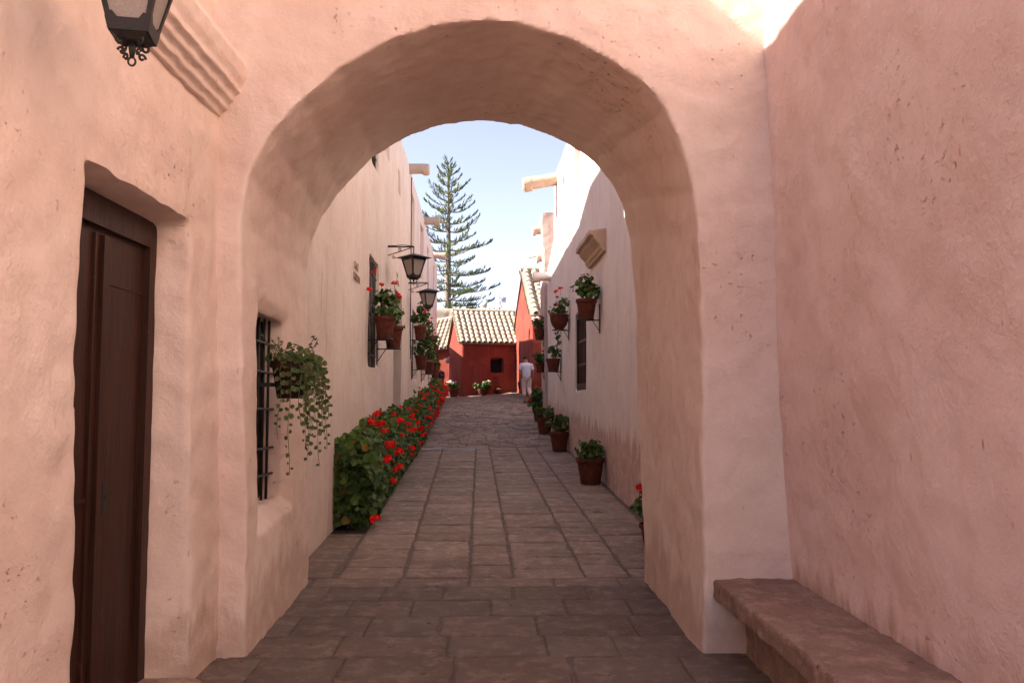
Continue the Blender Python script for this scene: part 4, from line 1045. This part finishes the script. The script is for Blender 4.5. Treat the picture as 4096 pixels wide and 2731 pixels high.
    for s in (-1, 1):
        ea = MB(); ea.lathe([(.001, -.006), (.016, -.005), (.02, 0), (.014, .006), (.001, .005)], 10, Matrix.Translation((-.05+s*.082, .105, 1.635)) @ Matrix.Rotation(R_(90), 4, 'Y') @ Matrix.Scale(1.5, 4, (1, 0, 0))); ea.build('ear', M['skin'], P, smooth=True, local=True)
    MB().box(-.082, -.074, .196, .199, 1.648, 1.656).box(-.026, -.018, .196, .199, 1.648, 1.656).build('eyes', M['hair'], P, local=True)
    for (x, y, tilt) in ((-.07, .10, 0), (.158, -.22, 0)):
        sm = MB(); sm.box(x-.048, x+.048, y-.14, y+.13, -.012, .008); sm.tube([(x-.05, y+.02, 0), (x-.03, y+.02, .055), (x+.03, y+.02, .055), (x+.05, y+.02, 0)], .010, 5); sm.build('sandal', M['wood'], P, local=True)
    Bg = MB(); Bg.hexa([(-.33, .05, .78), (-.235, .05, .78), (-.235, .20, .78), (-.33, .20, .78)], [(-.285, .08, .50), (-.235, .08, .50), (-.235, .16, .50), (-.285, .16, .50)])
    Bg.tube([(-.29, .12, .78), (-.25, .13, .86), (-.235, .16, .87)], .012, 5)
    Bg.v = [(x+px, y+py, z+g) for x, y, z in Bg.v]
    o = Bg.build('handbag', M['navy']); tag(o, 'small dark blue bag in the left hand of the walking person', 'bag')
    bv = o.modifiers.new('b', 'BEVEL'); bv.width = .02; bv.segments = 3
person_walk()
def person_stoop():
    px, py = -2.36, 37.3; g = gz(px, py)
    P = thing('person', 'person in dark jacket stooping, half hidden past the end of the cream wall', 'person', (px, py, g))
    J = [((0, 0, .80), (.15, .11)), ((.04, -.02, .95), (.15, .12)), ((.0, -.10, 1.08), (.15, .11)), ((-.05, -.17, 1.17), .06), ((-.07, -.20, 1.24), (.075, .085)), ((-.07, -.21, 1.32), (.07, .08)),
         ((.14, -.12, 1.05), .055), ((.15, -.16, .82), .045), ((.08, -.26, .66), .035), ((-.17, -.12, 1.05), .055), ((-.2, -.18, .82), .045), ((-.14, -.28, .66), .035),
         ((.08, 0, .72), .09), ((.09, -.06, .42), .062), ((.08, .02, .08), .042), ((.08, -.10, .035), (.04, .025)), ((-.08, 0, .72), .09), ((-.09, -.06, .42), .062), ((-.08, .02, .08), .042), ((-.08, -.10, .035), (.04, .025))]
    E = [(0, 1), (1, 2), (2, 3), (3, 4), (4, 5), (2, 6), (6, 7), (7, 8), (2, 9), (9, 10), (10, 11), (0, 12), (12, 13), (13, 14), (14, 15), (0, 16), (16, 17), (17, 18), (18, 19)]
    for (ri, s) in ((8, 1), (11, -1)):
        hx, hy, hz = J[ri][0]
        for k in range(4):
            J.append(((hx+(k-1.5)*.018, hy-.03, hz-.035), .010)); J.append(((hx+(k-1.5)*.019, hy-.03, hz-.085-(k in (1, 2))*.012), .008)); i = len(J)-2; E += [(ri, i), (i, i+1)]
        J.append(((hx-s*.045, hy-.02, hz-.02), .010)); J.append(((hx-s*.055, hy-.03, hz-.055), .008)); i = len(J)-2; E += [(ri, i), (i, i+1)]
    skin('body', J, E, M['skin'], P, 1)
    skin('jacket', [((0, 0, .76), (.19, .15)), ((.05, -.0, .95), (.19, .16)), ((.0, -.10, 1.08), (.18, .13)), ((-.04, -.15, 1.15), .08), ((.15, -.12, 1.04), .08), ((.16, -.16, .82), .065), ((.10, -.24, .70), .05), ((-.18, -.12, 1.04), .08), ((-.21, -.18, .82), .065), ((-.15, -.26, .70), .05)],
         [(0, 1), (1, 2), (2, 3), (2, 4), (4, 5), (5, 6), (2, 7), (7, 8), (8, 9)], M['navy'], P, 2)
    skin('trousers', [((0, 0, .82), (.15, .12)), ((.085, 0, .70), .11), ((.09, -.06, .42), .085), ((.08, .02, .12), .07), ((-.085, 0, .70), .11), ((-.09, -.06, .42), .085), ((-.08, .02, .12), .07)], [(0, 1), (1, 2), (2, 3), (0, 4), (4, 5), (5, 6)], M['navy'], P, 2)
    MB().lathe([(.001, .10), (.05, .09), (.085, .04), (.092, -.02), (.08, -.07)], 16, Matrix.Translation((-.07, -.195, 1.30))).build('hair', M['hair'], P, smooth=True, local=True)
person_stoop()
